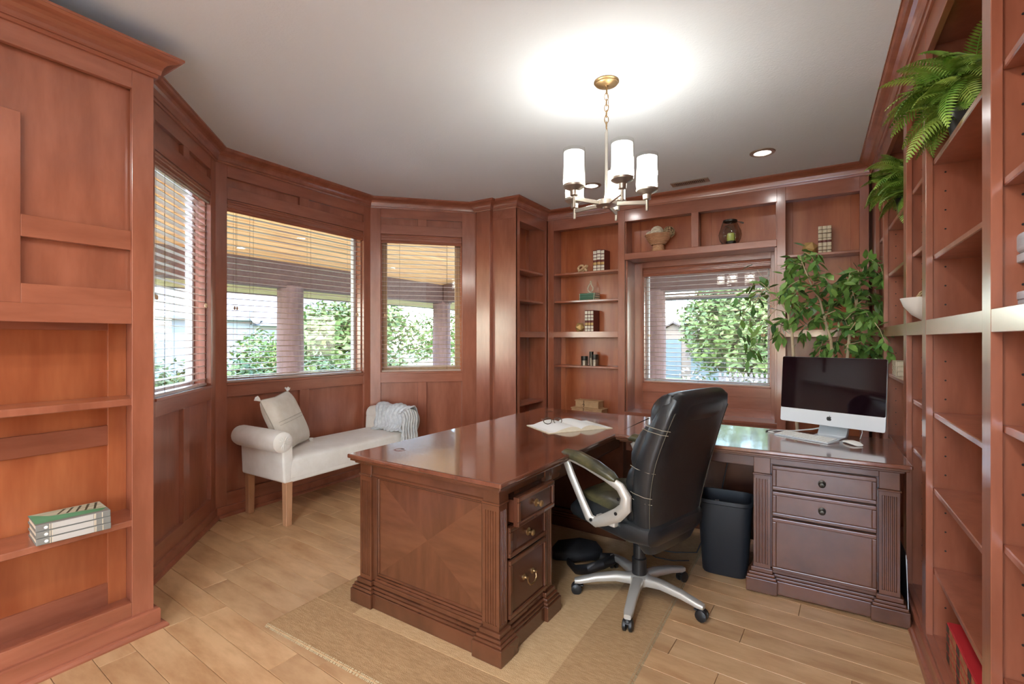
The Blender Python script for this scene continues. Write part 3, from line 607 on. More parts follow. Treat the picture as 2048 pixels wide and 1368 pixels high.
# ------------------------------------------------------------------ rug
t = thing('area_rug', 'tan wool rug with paler inner band under the desk', 'rug', (0, 0, 0))
ra, rb, rc, rd = -2.14, -.59, 1.295, 3.72; bw_ = .27; Z = .008
bx('rug_field', RUG2, t, ra + bw_, rb - bw_, rc + bw_, rd - bw_, .0005, Z, .002)
bx('rug_border', RUG1, t, ra, rb, rc, rc + bw_, .0005, Z, .002); bx('rug_border', RUG1, t, ra, rb, rd - bw_, rd, .0005, Z, .002)
bx('rug_border', RUG1, t, ra, ra + bw_, rc + bw_, rd - bw_, .0005, Z, .002); bx('rug_border', RUG1, t, rb - bw_, rb, rc + bw_, rd - bw_, .0005, Z, .002)
mb = MB(); rnd = random.Random(2)
def stitch(p, q, nn):
    for i in range(nn):
        f_ = (i + .5) / nn; a = Vector(p).lerp(Vector(q), f_); d = (Vector(q) - Vector(p)).normalized(); nrm = Vector((-d.y, d.x, 0))
        b_ = a + d * rnd.uniform(-.003, .003); mb.add([b_ - nrm * .008 - d * .003 + Vector((0, 0, .001)), b_ - nrm * .008 + d * .003 + Vector((0, 0, .001)), b_ + nrm * .008 + d * .003 + Vector((0, 0, .0105)), b_ + nrm * .008 - d * .003 + Vector((0, 0, .0105))], [(0, 1, 2, 3)])
for p, q in (((ra, rc), (rb, rc)), ((rb, rc), (rb, rd)), ((rb, rd), (ra, rd)), ((ra, rd), (ra, rc))): stitch((*p, 0), (*q, 0), int((Vector(p) - Vector(q)).length / .009))
mb.build('edge_stitching', mat('rug_thread', (.46, .35, .20), 1.0), t, kind='stuff')

# ------------------------------------------------------------------ desk
def slab_top(t, m, x0, x1, y0, y1, name='desk_top'):
    o = MB().box(x0, x1, y0, y1, .727, .748).build(name, m, t, bevel=.006, seg=3)
    MB().box(x0 + .010, x1 - .010, y0 + .010, y1 - .010, .714, .7275).build('top_moulding', DESK, t, bevel=.004, seg=2)
    MB().box(x0 + .026, x1 - .026, y0 + .026, y1 - .026, .702, .7145).build('top_moulding', DESK, t, bevel=.004, seg=2)
    return o
def fluted(name, t, m, x0, x1, y0, y1, z0, z1, front=True, right=False, nf=5, left=False):
    """post with flutes cut into its -y face and (if asked) its +x face"""
    pts = [(x0, y0)]; dp = .0045
    def notch(a, b, along, fixed, sgn, k):
        L = b - a; pad = abs(L) * .12; step = (L - math.copysign(2 * pad, L)) / k; cur = a + math.copysign(pad, L)
        for i in range(k):
            s0 = cur + step * .14; s1 = cur + step * .86
            for f_, d_ in ((s0, 0), (s0 + (s1 - s0) * .25, dp), (s0 + (s1 - s0) * .75, dp), (s1, 0)): pts.append((f_, fixed + sgn * d_) if along == 'x' else (fixed + sgn * d_, f_))
            cur += step
    if front: notch(x0, x1, 'x', y0, 1, nf)
    pts.append((x1, y0))
    if right: notch(y0, y1, 'y', x1, -1, max(3, nf - 1))
    pts += [(x1, y1), (x0, y1)]
    zf0, zf1 = z0 + .02, z1 - .03
    MB().prism(pts, zf0, zf1, 'z').build(name, m, t)
    bx('post_foot', m, t, x0, x1, y0, y1, z0, zf0, 0); bx('post_head', m, t, x0, x1, y0, y1, zf1, z1, 0)
def plinth(t, m, x0, x1, y0, y1, e=0., zb=.009):
    for i, (z0, z1, p) in enumerate(((zb, .078, .030), (.078, .092, .024), (.092, .106, .017), (.106, .128, .008))):
        MB().box(x0 - p - e, x1 + p + e, y0 - p - e, y1 + p + e, z0, z1).build('plinth' if i == 0 else 'plinth_moulding', m, t, bevel=.003, seg=2)
def drawer(t, M, w, h, pull='knob', m=DESKD, fm=DESK, knob_m=BRONZE, thick=.016):
    """drawer front in the local plane u (x), z up, -y out"""
    f = MB().box(-w / 2, w / 2, -thick * .5, .012, -h / 2, h / 2).build('drawer', m, t, bevel=.002); f.matrix_local = M
    b = .020
    for x0, x1, z0, z1 in ((-w / 2, w / 2, h / 2 - b, h / 2), (-w / 2, w / 2, -h / 2, -h / 2 + b), (-w / 2, -w / 2 + b, -h / 2 + b, h / 2 - b), (w / 2 - b, w / 2, -h / 2 + b, h / 2 - b)):
        MB().box(x0, x1, -thick, -thick * .45, z0, z1).build('drawer_moulding', fm, f, bevel=.0055, seg=3)
    if pull == 'knob':
        MB().lathe([(0, 0), (.017, 0), (.017, .003), (.011, .005), (.006, .008), (.0055, .016), (.012, .020), (.014, .026), (.010, .031), (0, .033)], 18, M=Matrix.Translation((0, -thick * .5, 0)) @ Matrix.Rotation(PI / 2, 4, 'X')).build('knob', knob_m, f, smooth=True)
    else:
        hd = MB()
        for sx in (-.036, .036): hd.lathe([(0, 0), (.013, 0), (.013, .003), (.008, .006), (.005, .010), (.005, .018), (.008, .021), (0, .025)], 14, M=Matrix.Translation((sx, -thick * .5, .01)) @ Matrix.Rotation(PI / 2, 4, 'X'))
        hd.tube([(-.036, -thick * .5 - .018, .01), (-.034, -thick * .5 - .022, -.010), (-.020, -thick * .5 - .024, -.024), (0, -thick * .5 - .024, -.027), (.020, -thick * .5 - .024, -.024), (.034, -thick * .5 - .022, -.010), (.036, -thick * .5 - .018, .01)], [.0025, .003, .0035, .0045, .0035, .003, .0025], 8)
        hd.build('bail_handle', knob_m, f, smooth=True)
    return f
t = thing('desk', 'dark cherry executive desk with fluted corner posts and drawers', 'desk', (-1.4825, 2.588, 0), R_(-1.5))
slab_top(t, DESKT, -.4675, .4675, -.9825, .9825)
hx, hy = .425, .935
# near end
fluted('fluted_post', t, DESK, -hx, -hx + .082, -hy, -hy + .07, .128, .645)
fluted('fluted_post', t, DESK, hx - .082, hx, -hy, -hy + .06, .128, .645, right=True)
bx('end_frieze', DESK, t, -hx + .082, hx - .082, -hy + .010, -hy + .03, .655, .703); 
for x0 in (-hx, hx - .082): bx('post_block', DESK, t, x0, x0 + .082, -hy, -hy + .07, .645, .703)
bx('cap_moulding', DESK, t, -hx + .08, hx - .08, -hy + .004, -hy + .02, .640, .657, .004)
for x0, x1 in ((-hx - .006, -hx + .086), (hx - .086, hx + .006)): bx('cap_moulding', DESK, t, x0, x1, -hy - .007, -hy + .07, .640, .650, .003)
bx('end_stile', DESK, t, -hx + .082, -hx + .112, -hy + .010, -hy + .03, .128, .645); bx('end_stile', DESK, t, hx - .095, hx - .082, -hy + .010, -hy + .03, .128, .645)
px0, px1, pz0, pz1 = -hx + .118, hx - .097, .165, .634; cxm, czm = (px0 + px1) / 2, (pz0 + pz1) / 2
bx('end_panel', DESKD, t, px0 - .01, px1 + .01, -hy + .026, -hy + .040, pz0 - .04, pz1 + .015)
V1 = mat('veneer_light', (.108, .038, .017), .26, (.150, .055, .025), 2.4, (1, 1, 5), coat=.35, coatr=.15); V2 = mat('veneer_dark', (.094, .032, .0145), .26, (.130, .046, .021), 2.4, (5, 1, 1), coat=.35, coatr=.15)
for k_, (p, q) in enumerate((((px0, pz0), (px1, pz0)), ((px1, pz0), (px1, pz1)), ((px1, pz1), (px0, pz1)), ((px0, pz1), (px0, pz0)))):
    MB().prism([(cxm, czm), p, q], -hy + .021, -hy + .027, 'y').build('veneer_quarter', V2 if k_ % 2 == 0 else V1, t)
for x0, x1, z0, z1 in ((px0 - .006, px0 + .004, pz0, pz1), (px1 - .004, px1 + .004, pz0, pz1), (px0 - .006, px1 + .004, pz1 - .004, pz1 + .008)): bx('panel_bead', DESK, t, x0, x1, -hy + .012, -hy + .024, z0, z1, .004)
for i, (z0, z1, p) in enumerate(((.128, .142, .004), (.142, .154, .009), (.154, .167, .015))): bx('panel_base_moulding', DESK, t, -hx + .1, hx - .09, -hy + p, -hy + .03, z0, z1, .004)
# pedestals
for y0, y1 in ((-hy, -.49), (.49, hy)):
    bx('pedestal', DESKD, t, -hx + .01, hx - .02, y0 + .035, y1 - .004, .02, .703)
    plinth(t, DESK, -hx + .012, hx - .014, y0 + .012, y1 - .012)
for x0, x1, y0, y1 in ((-hx, -hx + .082, -hy, -hy + .07), (hx - .082, hx, -hy, -hy + .06), (hx - .03, hx, -.555, -.49)): plinth(t, DESK, x0, x1, y0, y1, .004)
fluted('fluted_post', t, DESK, hx - .06, hx, -.553, -.49, .128, .645, front=False, right=True, nf=4); bx('post_block', DESK, t, hx - .06, hx, -.553, -.49, .645, .703)
bx('side_frieze', DESK, t, hx - .03, hx - .006, -hy + .06, -.553, .668, .703)
Mr = lambda x, y, z: Matrix.Translation((x, y, z)) @ Matrix.Rotation(PI / 2, 4, 'Z')   # -y of the front points to +x
yc = (-hy + .065 - .553) / 2; wd = -.553 - (-hy + .065) - .006
dr = drawer(t, Mr(hx + .036, yc, .602), wd, .122); dr['label'] = 'slightly open top drawer'
bx('drawer_box', DESKD, dr, -wd / 2 + .01, wd / 2 - .01, .0, .30, -.05, .045)
drawer(t, Mr(hx - .006, yc, .466), wd, .128); drawer(t, Mr(hx - .006, yc, .268), wd, .246, 'bail')
bx('pencil_drawer', DESKD, t, hx - .05, hx - .03, -.49, .49, .610, .700); MB().box(hx - .032, hx - .022, -.47, .47, .622, .690).build('drawer_moulding', DESK, t, bevel=.005)
bx('modesty_panel', DESKD, t, -hx + .01, -hx + .03, -.49, .49, .10, .70); bx('side_panel', DESK, t, -hx, -hx + .012, -hy + .06, hy, .12, .70)
for y_ in (-.776, .815):
    g_ = MB().lathe([(.028, .7478), (.0285, .7492), (.026, .7496), (.025, .7486), (0, .7484)], 22, (-.31, y_, 0)).build('grommet', DESKT, t, smooth=True)
    bx('cable_notch', BLACK, t, -.318, -.300, y_ + .012, y_ + .022, .7484, .7490, 0)

# return wing with pedestal
t = thing('desk_return', 'dark cherry desk return with drawer pedestal holding the computer', 'desk', (-.3125, 3.15, 0))
slab_top(t, DESKT, -.706, .6975, -.35, .35)
q0, q1 = .048, .655; yf = -.312
bx('pedestal', DESKD, t, q0 + .02, q1 - .012, yf + .03, .31, .02, .703); plinth(t, DESK, q0 + .02, q1 - .02, yf + .02, .30)
for a in (q0, q1 - .078):
    fluted('fluted_post', t, DESK, a, a + .078, yf, yf + .07, .128, .62, nf=4); bx('post_block', DESK, t, a, a + .078, yf, yf + .07, .62, .703); bx('cap_moulding', DESK, t, a - .006, a + .084, yf - .007, yf + .06, .610, .620, .003)
    plinth(t, DESK, a, a + .078, yf, yf + .07, .004)
for a, lo in ((q0 + .079, 0),): pass
bx('apron', DESKD, t, q0 + .078, q1 - .078, yf + .006, yf + .03, .672, .703)
xc = (q0 + q1) / 2; wd = q1 - q0 - .172; M0 = lambda z: Matrix.Translation((xc, yf + .012, z))
drawer(t, M0(.604), wd, .126, m=DESK, knob_m=PEWT); drawer(t, M0(.470), wd, .128, m=DESK, knob_m=PEWT); drawer(t, M0(.262), wd, .272, m=DESK, pull='none' if False else 'knob', knob_m=PEWT) if False else None
d3 = MB().box(-wd / 2, wd / 2, -.008, .012, -.136, .136).build('drawer', DESK, t, bevel=.002); d3.matrix_local = M0(.262)
for x0, x1, z0, z1 in ((-wd / 2, wd / 2, .116, .136), (-wd / 2, wd / 2, -.136, -.116), (-wd / 2, -wd / 2 + .02, -.116, .116), (wd / 2 - .02, wd / 2, -.116, .116)): MB().box(x0, x1, -.016, -.0075, z0, z1).build('drawer_moulding', DESK, d3, bevel=.0055, seg=3)
bx('modesty_panel', DESKD, t, -.66, q0 + .02, .285, .305, .04, .703); bx('apron', DESKD, t, -.66, q0, yf + .05, yf + .07, .640, .703)
for z in (.20, .60): bx('hinge', PEWT, t, q1 - .090, q1 - .084, yf + .002, yf + .012, z - .02, z + .02, 0)

# ------------------------------------------------------------------ office chair
t = thing('office_chair', 'black leather office chair with silver arms and star base', 'chair', (-.753, 2.445, .004), R_(163))
def sgnp(v, e): return math.copysign(abs(v) ** e, v)
def loft(sections, n=28, e=.55, caps=True):
    """sections: (centre, axis a (half vector), axis b (half vector)) -> superellipse rings"""
    mb = MB(); vs = []; fs = []
    for c, a, b in sections:
        for k in range(n):
            w = 2 * PI * k / n; vs.append(tuple(Vector(c) + Vector(a) * sgnp(math.cos(w), e) + Vector(b) * sgnp(math.sin(w), e)))
    m = len(sections)
    for i in range(m - 1):
        for k in range(n): l = (k + 1) % n; fs.append((i * n + k, i * n + l, (i + 1) * n + l, (i + 1) * n + k))
    if caps: fs += [tuple(range(n - 1, -1, -1)), tuple((m - 1) * n + k for k in range(n))]
    return mb.add(vs, fs)
# seat
tilt = .10
secs = []
for x, hw, hh, dz in ((-.235, .20, .030, .02), (-.21, .245, .060, .01), (-.10, .262, .070, 0), (.08, .265, .070, 0), (.17, .262, .066, -.004), (.235, .25, .055, -.014), (.272, .22, .034, -.03)):
    secs.append(((x, 0, .435 + tilt * x + dz), (0, hw, 0), (0, 0, hh)))
seat = loft(secs, 30, .6).build('seat', LEATH, t, smooth=True)
secs = []
for x, hw, hh in ((-.19, .17, .02), (-.14, .21, .035), (.05, .222, .042), (.16, .21, .036), (.225, .18, .02)):
    secs.append(((x, 0, .492 + tilt * x), (0, hw, 0), (0, 0, hh)))
loft(secs, 30, .65).build('seat_cushion', LEATHO, seat, smooth=True)
MB().box(-.13, .16, -.11, .11, .335, .375).build('seat_plate', PLAST, t, bevel=.01, seg=2)
# backrest: leaning, narrower at the bottom, rolled pad at the top
def bpath(v): # centre line
    z = .325 + .735 * v; x = -.165 - .05 * v - .115 * v ** 1.7 + .035 * math.sin(PI * v); return x, z
secs = []; NV = 16; SIDE = []
for i in range(NV + 1):
    v = i / NV; x, z = bpath(v); x2, z2 = bpath(min(1, v + .01)); x1_, z1_ = bpath(max(0, v - .01)); d = Vector((x2 - x1_, 0, z2 - z1_)).normalized(); nrm = Vector((d.z, 0, -d.x))
    hw = .205 + .080 * math.sin(min(1, v * 1.35) * PI / 2) - .030 * max(0, v - .62) / .38
    th = .050 + .022 * math.sin(PI * v)
    if v < .06: hw *= .90; th *= .72
    if v > .97: hw *= .93; th *= .75
    secs.append(((x, 0, z), (0, hw, 0), tuple(nrm * th))); SIDE.append((x, z, hw, th, nrm))
x, z, hw, th, nrm = SIDE[-1]; secs.append(((x - .004, 0, z + .016), (0, hw * .86, 0), tuple(nrm * th * .5)))
x, z, hw, th, nrm = SIDE[0]; secs.insert(0, ((x + .006, 0, z - .012), (0, hw * .8, 0), tuple(nrm * th * .5)))
back = loft(secs, 36, .52).build('backrest', LEATH, t, smooth=True)
# segmented front cushions with side wings
for v0, v1, k_ in ((.10, .36, 0), (.36, .56, 1), (.56, .82, 2)):
    ss = []
    for i in range(7):
        f_ = i / 6; v = v0 + (v1 - v0) * f_; x, z = bpath(v); s_ = SIDE[int(v * NV)]; e_ = math.sin(PI * (.06 + .88 * f_)) ** .4
        ss.append(((x + .052, 0, z), (0, s_[2] * .99 * (.9 + .1 * e_), 0), (.048 * e_ + .008, 0, 0)))
    loft(ss, 30, .6).build('back_cushion', LEATH, back, smooth=True)
ss = []
for i in range(9):
    f_ = i / 8; w = PI * f_; v = .80 + .20 * f_; x, z = bpath(min(1, v)); e_ = math.sin(PI * (.02 + .96 * f_)) ** .5
    ss.append(((x + .020, 0, z + .004 + .012 * f_), (0, .258 * (.88 + .12 * e_), 0), (.078 * e_ + .006, 0, .02 * e_)))
loft(ss, 30, .7).build('headrest', LEATH, back, smooth=True)
# piping round the back shell
THREAD = mat('seam_thread', (.30, .27, .20), .7)
pth = []
for sgn in (1, -1):
    r_ = range(1, NV) if sgn == 1 else range(NV - 1, 0, -1)
    for i in r_: x, z, hw, th, nrm = SIDE[i]; p = Vector((x, sgn * hw * .925, z)) - nrm * th * .70; pth.append(tuple(p))
MB().tube(pth, .0032, 6, closed=True).build('piping', PLAST, back, smooth=True)
for off in (.006, -.006):
    MB().tube([(p[0] - .001, p[1] + math.copysign(off, p[1]), p[2]) for p in pth[:NV - 1]], .0012, 4).build('seam', THREAD, back); MB().tube([(p[0] - .001, p[1] + math.copysign(off, p[1]), p[2]) for p in pth[NV - 1:]], .0012, 4).build('seam', THREAD, back)
for v in (.36, .40, .56, .80, .825):
    x, z = bpath(v); s_ = SIDE[int(v * NV)]
    for sgn in (1, -1): MB().tube([(x + .075, sgn * s_[2] * .93, z + .004), (x + .03, sgn * s_[2] * 1.01, z), (x - .03, sgn * s_[2] * 1.005, z - .008), (x - .055, sgn * s_[2] * .93, z - .012)], .0015, 4).build('seam', THREAD, back)
# arms: silver loops with padded tops
for sgn in (1, -1):
    y = .292 * sgn
    a = MB().tube([(.235, y, .700), (.20, y, .635), (.135, y, .53), (.085, y, .452), (.055, y * .97, .437), (.0, y * .97, .462), (-.075, y * .97, .505), (-.118, y * .97, .548), (-.122, y * .97, .598), (-.095, y, .640), (-.02, y, .668), (.10, y, .703), (.20, y, .722)], [.017, .0165, .0165, .019, .021, .023, .026, .024, .021, .018, .016, .016, .016], 10, closed=True, flat=1.25).build('arm', SILV, t, smooth=True)
    loft([((.262, y, .728), (0, .020, 0), (0, 0, .010)), ((.235, y, .738), (0, .031, 0), (0, 0, .022)), ((.15, y, .734), (0, .036, 0), (0, 0, .026)), ((.04, y, .708), (0, .036, 0), (0, 0, .026)), ((-.045, y, .680), (0, .031, 0), (0, 0, .021)), ((-.075, y, .668), (0, .018, 0), (0, 0, .010))], 18, .8).build('arm_pad', LEATHO, a, smooth=True)
    MB().box(-.06, .05, y - sgn * .05, y - sgn * .005, .440, .475).build('arm_bracket', SILV, a, bevel=.006, seg=2)
    for bx_, bz_ in ((-.085, .52), (-.10, .59), (.06, .452)): MB().lathe([(0, 0), (.008, 0), (.008, .004), (0, .005)], 10, M=Matrix.Translation((bx_, y + sgn * .018, bz_)) @ Matrix.Rotation(-sgn * PI / 2, 4, 'X')).build('bolt', PLAST, a)
MB().lathe([(.036, .095), (.036, .20), (.030, .205), (.030, .27), (.026, .275), (.026, .345)], 22).build('gas_column', PLAST, t, smooth=True)
MB().lathe([(.052, .072), (.056, .085), (.056, .112), (.044, .120), (.03, .122)], 22).build('hub', SILV, t, smooth=True)
MB().tube([(.02, -.10, .345), (-.02, -.20, .342), (-.06, -.25, .335)], .006, 6).build('lever', SILV, t)
wl = MB().lathe([(0, -.010), (.018, -.010), (.0265, -.006), (.0275, 0), (.0265, .006), (.018, .010), (0, .010)], 20)
for q in range(5):
    w = R_(64 + 72 * q - 165); M = Matrix.Rotation(w, 4, 'Z')
    ss = [((.045, 0, .095), (0, .030, 0), (0, 0, .024)), ((.12, 0, .100), (0, .026, 0), (0, 0, .020)), ((.22, 0, .088), (0, .023, 0), (0, 0, .017)), ((.30, 0, .070), (0, .022, 0), (0, 0, .014)), ((.328, 0, .066), (0, .016, 0), (0, 0, .011))]
    lb = loft(ss, 16, .5); lb.v = [tuple(M @ Vector(v)) for v in lb.v]; lg = lb.build('base_leg', SILV, t, smooth=True)
    MB().box(.275, .333, -.016, .016, .078, .0835, M @ Matrix.Translation((0, 0, -.0)) @ Matrix.Rotation(.12, 4, 'Y')).build('leg_cap', PLAST, lg, bevel=.004)
    mc = MB().lathe([(0, .034), (.018, .034), (.022, .046), (.016, .056), (0, .056)], 14, (.318, 0, 0), M=M)
    for dy in (-.014, .014): mc.add(wl.v, wl.f, M @ Matrix.Translation((.318, dy, .0275)) @ Matrix.Rotation(PI / 2, 4, 'X'))
    mc.build('caster', PLAST, lg, smooth=True)
# ------------------------------------------------------------------ bench with rolled arms
t = thing('upholstered_bench', 'white slipcovered bench with rolled arms and wooden legs under the bay window', 'bench', (-3.40, 2.66, 0))
bd, bl = .265, .605            # half depth, half length
secs = []
for y, s_ in ((-bl, .97), (-bl + .03, 1), (-.3, 1), (0, 1), (.3, 1), (bl - .03, 1), (bl, .97)): secs.append(((0, y, .395), (bd * s_, 0, 0), (0, 0, .088)))
b_ = loft(secs, 32, .32).build('seat', LINEN, t, smooth=True)
MB().box(-bd + .004, bd - .004, -bl - .01, bl + .01, .302, .42).build('skirt', LINEN, t, bevel=.012, seg=2)
for sgn in (-1, 1):
    yy = sgn * (bl + .035)
    # upholstered arm front and roll
    MB().prism([(sgn * (bl - .03), .31), (sgn * (bl + .025), .31), (sgn * (bl + .035), .54), (sgn * (bl + .0), .62), (sgn * (bl - .045), .58), (sgn * (bl - .05), .47)], -bd, bd, 'x').build('arm', LINEN, t, bevel=.014, seg=3)
    ss = []
    for x, r in ((-bd - .012, .052), (-bd - .002, .070), (-bd + .03, .076), (0, .077), (bd - .03, .077), (bd + .004, .072), (bd + .016, .052)):
        ss.append(((x, yy, .600), (0, r, 0), (0, 0, r)))
    rl = loft(ss, 26, 1.0).build('rolled_arm', LINEN, t, smooth=True)
    MB().lathe([(0, .010), (.009, .006), (.011, 0)], 12, M=Matrix.Translation((bd + .017, yy, .600)) @ Matrix.Rotation(PI / 2, 4, 'Y')).build('button', LINEN, rl, smooth=True)
    mb = MB()
    for k in range(12):
        w = 2 * PI * k / 12; mb.tube([(bd + .019, yy + .010 * math.cos(w), .6 + .010 * math.sin(w)), (bd + .012, yy + .050 * math.cos(w), .6 + .050 * math.sin(w)), (bd - .005, yy + .070 * math.cos(w), .6 + .070 * math.sin(w))], [.003, .005, .003], 5)
    mb.build('pleats', LINEN, rl, smooth=True)
LEGW = mat('oak_leg', (.42, .20, .095), .45, (.52, .28, .15), 3, (5, 5, 1))
for sx in (-1, 1):
    for sy in (-1, 1):
        x, y = sx * (bd - .030), sy * (bl - .020); MB().add([(x - .026, y - .026, .31), (x + .026, y - .026, .31), (x + .026, y + .026, .31), (x - .026, y + .026, .31), (x - .022, y - .022, 0), (x + .022, y - .022, 0), (x + .022, y + .022, 0), (x - .022, y + .022, 0)], [(0, 1, 2, 3), (7, 6, 5, 4), (0, 4, 5, 1), (1, 5, 6, 2), (2, 6, 7, 3), (3, 7, 4, 0)]).build('leg', LEGW, t, bevel=.003)
# pillow leaning on the left arm
t = thing('throw_pillow', 'cream linen throw pillow with tasselled corners on the white bench', 'pillow', (-3.455, 2.255, .690))
hs = .215
def pil(u, v, sg):
    a, b = 2 * u - 1, 2 * v - 1; e = max(0, (1 - a ** 4) * (1 - b ** 4)) ** .55
    pin = 1 - .07 * (1 - abs(a)) * abs(b) ** 3 ; pin2 = 1 - .07 * (1 - abs(b)) * abs(a) ** 3
    return (a * hs * pin2, b * hs * pin, sg * .075 * e)
_u = Vector((-.52, .85, .06)).normalized(); _v = Vector((-.11, -.53, .84)); _v = (_v - _u * _v.dot(_u)).normalized(); _n = _u.cross(_v)
Mp = Matrix.Translation((0, 0, 0)) @ Matrix((_u, _v, _n)).transposed().to_4x4()
mb = MB(); mb.grid(lambda u, v: pil(u, v, 1), 22, 22, Mp); mb.grid(lambda u, v: pil(u, v, -1), 22, 22, Mp)
pb = mb.build('pillow_body', LINEN2, t, smooth=True)
edge = [(-1, -1), (1, -1), (1, 1), (-1, 1)]
pp = []
for i in range(4):
    for k in range(10):
        f_ = k / 10; a = edge[i][0] * (1 - f_) + edge[(i + 1) % 4][0] * f_; b = edge[i][1] * (1 - f_) + edge[(i + 1) % 4][1] * f_
        x, y, _ = pil((a + 1) / 2, (b + 1) / 2, 0); pp.append(tuple(Mp @ Vector((x, y, 0))))
MB().tube(pp, .0035, 6, closed=True).build('piping', mat('taupe_piping', (.42, .37, .29), .9), t, smooth=True)
for off in (-.012, .012):
    MB().tube([tuple(Mp @ (Vector(pil(i / 20, .5 + off / (2 * hs), 1)) + Vector((0, 0, .001)))) for i in range(1, 20)], .0014, 4).build('stripe', MATS['taupe_piping'], t)
for a, b in edge:
    rnd = random.Random(int(a * 3 + b)); mb = MB()
    for k in range(16):
        d = Vector((a + rnd.uniform(-.6, .6), b + rnd.uniform(-.6, .6), rnd.uniform(-.5, .5))).normalized(); p0 = Vector((a * hs * .98, b * hs * .98, 0)); mb.tube([tuple(Mp @ p0), tuple(Mp @ (p0 + d * .022)), tuple(Mp @ (p0 + d * .042 + Vector((0, 0, -.004))))], [.004, .006, .005], 5)
    mb.build('tassel', LINEN, t, smooth=True)
# knitted throw over the far arm
t = thing('knit_throw', 'grey cable-knit throw draped over the right arm of the white bench', 'blanket', (-3.40, 2.66, 0))
path = [(.735, .40), (.735, .52), (.728, .60), (.705, .662), (.664, .692), (.62, .690), (.582, .664), (.556, .62), (.545, .575), (.530, .53), (.512, .506), (.49, .497)]
def pth_at(f_):
    k = f_ * (len(path) - 1); i = min(int(k), len(path) - 2); q = k - i; return [path[i][j] * (1 - q) + path[i + 1][j] * q for j in (0, 1)]
def throw(u, v):
    y, z = pth_at(v); k = .30 - .10 * v
    x = .03 + (u - .5) * (.40 + .05 * math.sin(6 * v)) + .06 * v
    rip = .016 * abs(math.sin(u * PI * 9 + .8 * math.sin(v * 14))) + .010 * math.sin(u * PI * 4)
    yc, zc = .64, .60; d = Vector((y - yc, z - zc)); d = d.normalized() if d.length > .01 else Vector((0, 1))
    return (x + .012 * math.sin(v * 22 + u * 5), y + d.x * rip, z + d.y * rip + (.002 if v > .9 else 0))
MB().grid(throw, 64, 40).build('throw_cloth', KNIT, t, smooth=True, solid=.008)
def throw2(u, v):   # the end that hangs over the front of the arm
    x0 = .20 + .055 * math.sin(min(1, v * 2.2) * PI / 2); z = .69 - .42 * max(0, v - .18) ** 1.02; y = .575 + (u - .5) * (.17 + .04 * v) - .02 * v
    z -= .02 * (1 - v) * abs(u - .5) * 4
    return (x0 + .024 * abs(math.sin(u * PI * 6 + math.sin(v * 14) * .7)) + .045, y, z)
MB().grid(throw2, 48, 26).build('throw_end', KNIT, t, smooth=True, solid=.008)

# ------------------------------------------------------------------ waste bin
t = thing('waste_bin', 'black plastic waste bin beside the drawer pedestal', 'bin', (-.425, 3.0, 0), R_(3))
ss = [((0, 0, .002), (.112, 0, 0), (0, .088, 0)), ((0, 0, .012), (.118, 0, 0), (0, .094, 0)), ((0, 0, .40), (.142, 0, 0), (0, .118, 0)), ((0, 0, .405), (.148, 0, 0), (0, .124, 0)), ((0, 0, .425), (.148, 0, 0), (0, .124, 0)), ((0, 0, .425), (.140, 0, 0), (0, .116, 0)), ((0, 0, .03), (.108, 0, 0), (0, .085, 0))]
loft(ss, 36, .42).build('bin_body', BIN, t, smooth=True)
for i, (x, y, a) in enumerate(((-.04, .01, .3), (.05, -.02, 1.1), (.0, .05, 2))):
    rnd = random.Random(i); mb = MB(); mb.grid(lambda u, v: (x + (u - .5) * .10, y + (v - .5) * .09, .345 + .03 * math.sin(u * 5 + i) * math.cos(v * 6 + i) + rnd.uniform(-.006, .006)), 8, 8)
    tag(mb.build('crumpled_paper', PAPER, None, smooth=False), ('crumpled white paper at the left inside the waste bin', 'crumpled white paper at the right inside the waste bin', 'crumpled white paper at the back inside the waste bin')[i], 'paper', 'crumpled papers in the bin').location = (-.425, 3.0, 0)
# white paper tags seen just beyond the chair back, hanging by the return
# ------------------------------------------------------------------ computer
t = thing('desktop_computer', 'silver all-in-one desktop computer with dark screen on the desk return', 'computer', (.080, 3.375, .748), math.atan2(-.204, .5057))
pw, ph, pz0 = .545, .400, .065
tiltM = Matrix.Translation((0, 0, pz0)) @ Matrix.Rotation(R_(-5), 4, 'X')
def rrect(x0, x1, z0, z1, r, n=5):
    p = []
    for cx, cz, a in ((x1 - r, z1 - r, 0), (x0 + r, z1 - r, 90), (x0 + r, z0 + r, 180), (x1 - r, z0 + r, 270)):
        for i in range(n + 1): w = R_(a + 90 * i / n); p.append((cx + r * math.cos(w), cz + r * math.sin(w)))
    return p
MB().prism(rrect(-pw / 2, pw / 2, 0, ph, .012), .0, .016, 'y', tiltM).build('display_case', ALU, t, bevel=.003, seg=2)
MB().prism(rrect(-pw / 2 + .001, pw / 2 - .001, .083, ph - .001, .008), -.0022, -.0002, 'y', tiltM).build('screen', SCREEN, t)
bx_ = MB().prism(rrect(-pw / 2 + .001, pw / 2 - .001, .001, .0825, .010), -.0020, -.0002, 'y', tiltM).build('chin', mat('chin_silver', (.70, .73, .77), .35, metal=.3), t)
lg = [(.000, .0105), (.004, .0118), (.0085, .0120), (.0118, .0095), (.0098, .0060), (.0095, .0030), (.0104, -.0004), (.0130, -.0030), (.0112, -.0075), (.0080, -.0112), (.0052, -.0120), (.002, -.0108), (-.0012, -.0108), (-.0044, -.0120), (-.0078, -.0104), (-.0108, -.0064), (-.0125, -.0010), (-.0122, .0050), (-.0098, .0094), (-.0060, .0114), (-.0026, .0112)]
mb = MB().prism([(a, b + .042) for a, b in lg], -.0030, -.0019, 'y', tiltM); mb.prism([(.0005, .0125 + .042), (.0050, .0150 + .042), (.0055, .0190 + .042), (.0018, .0170 + .042)], -.0030, -.0019, 'y', tiltM)
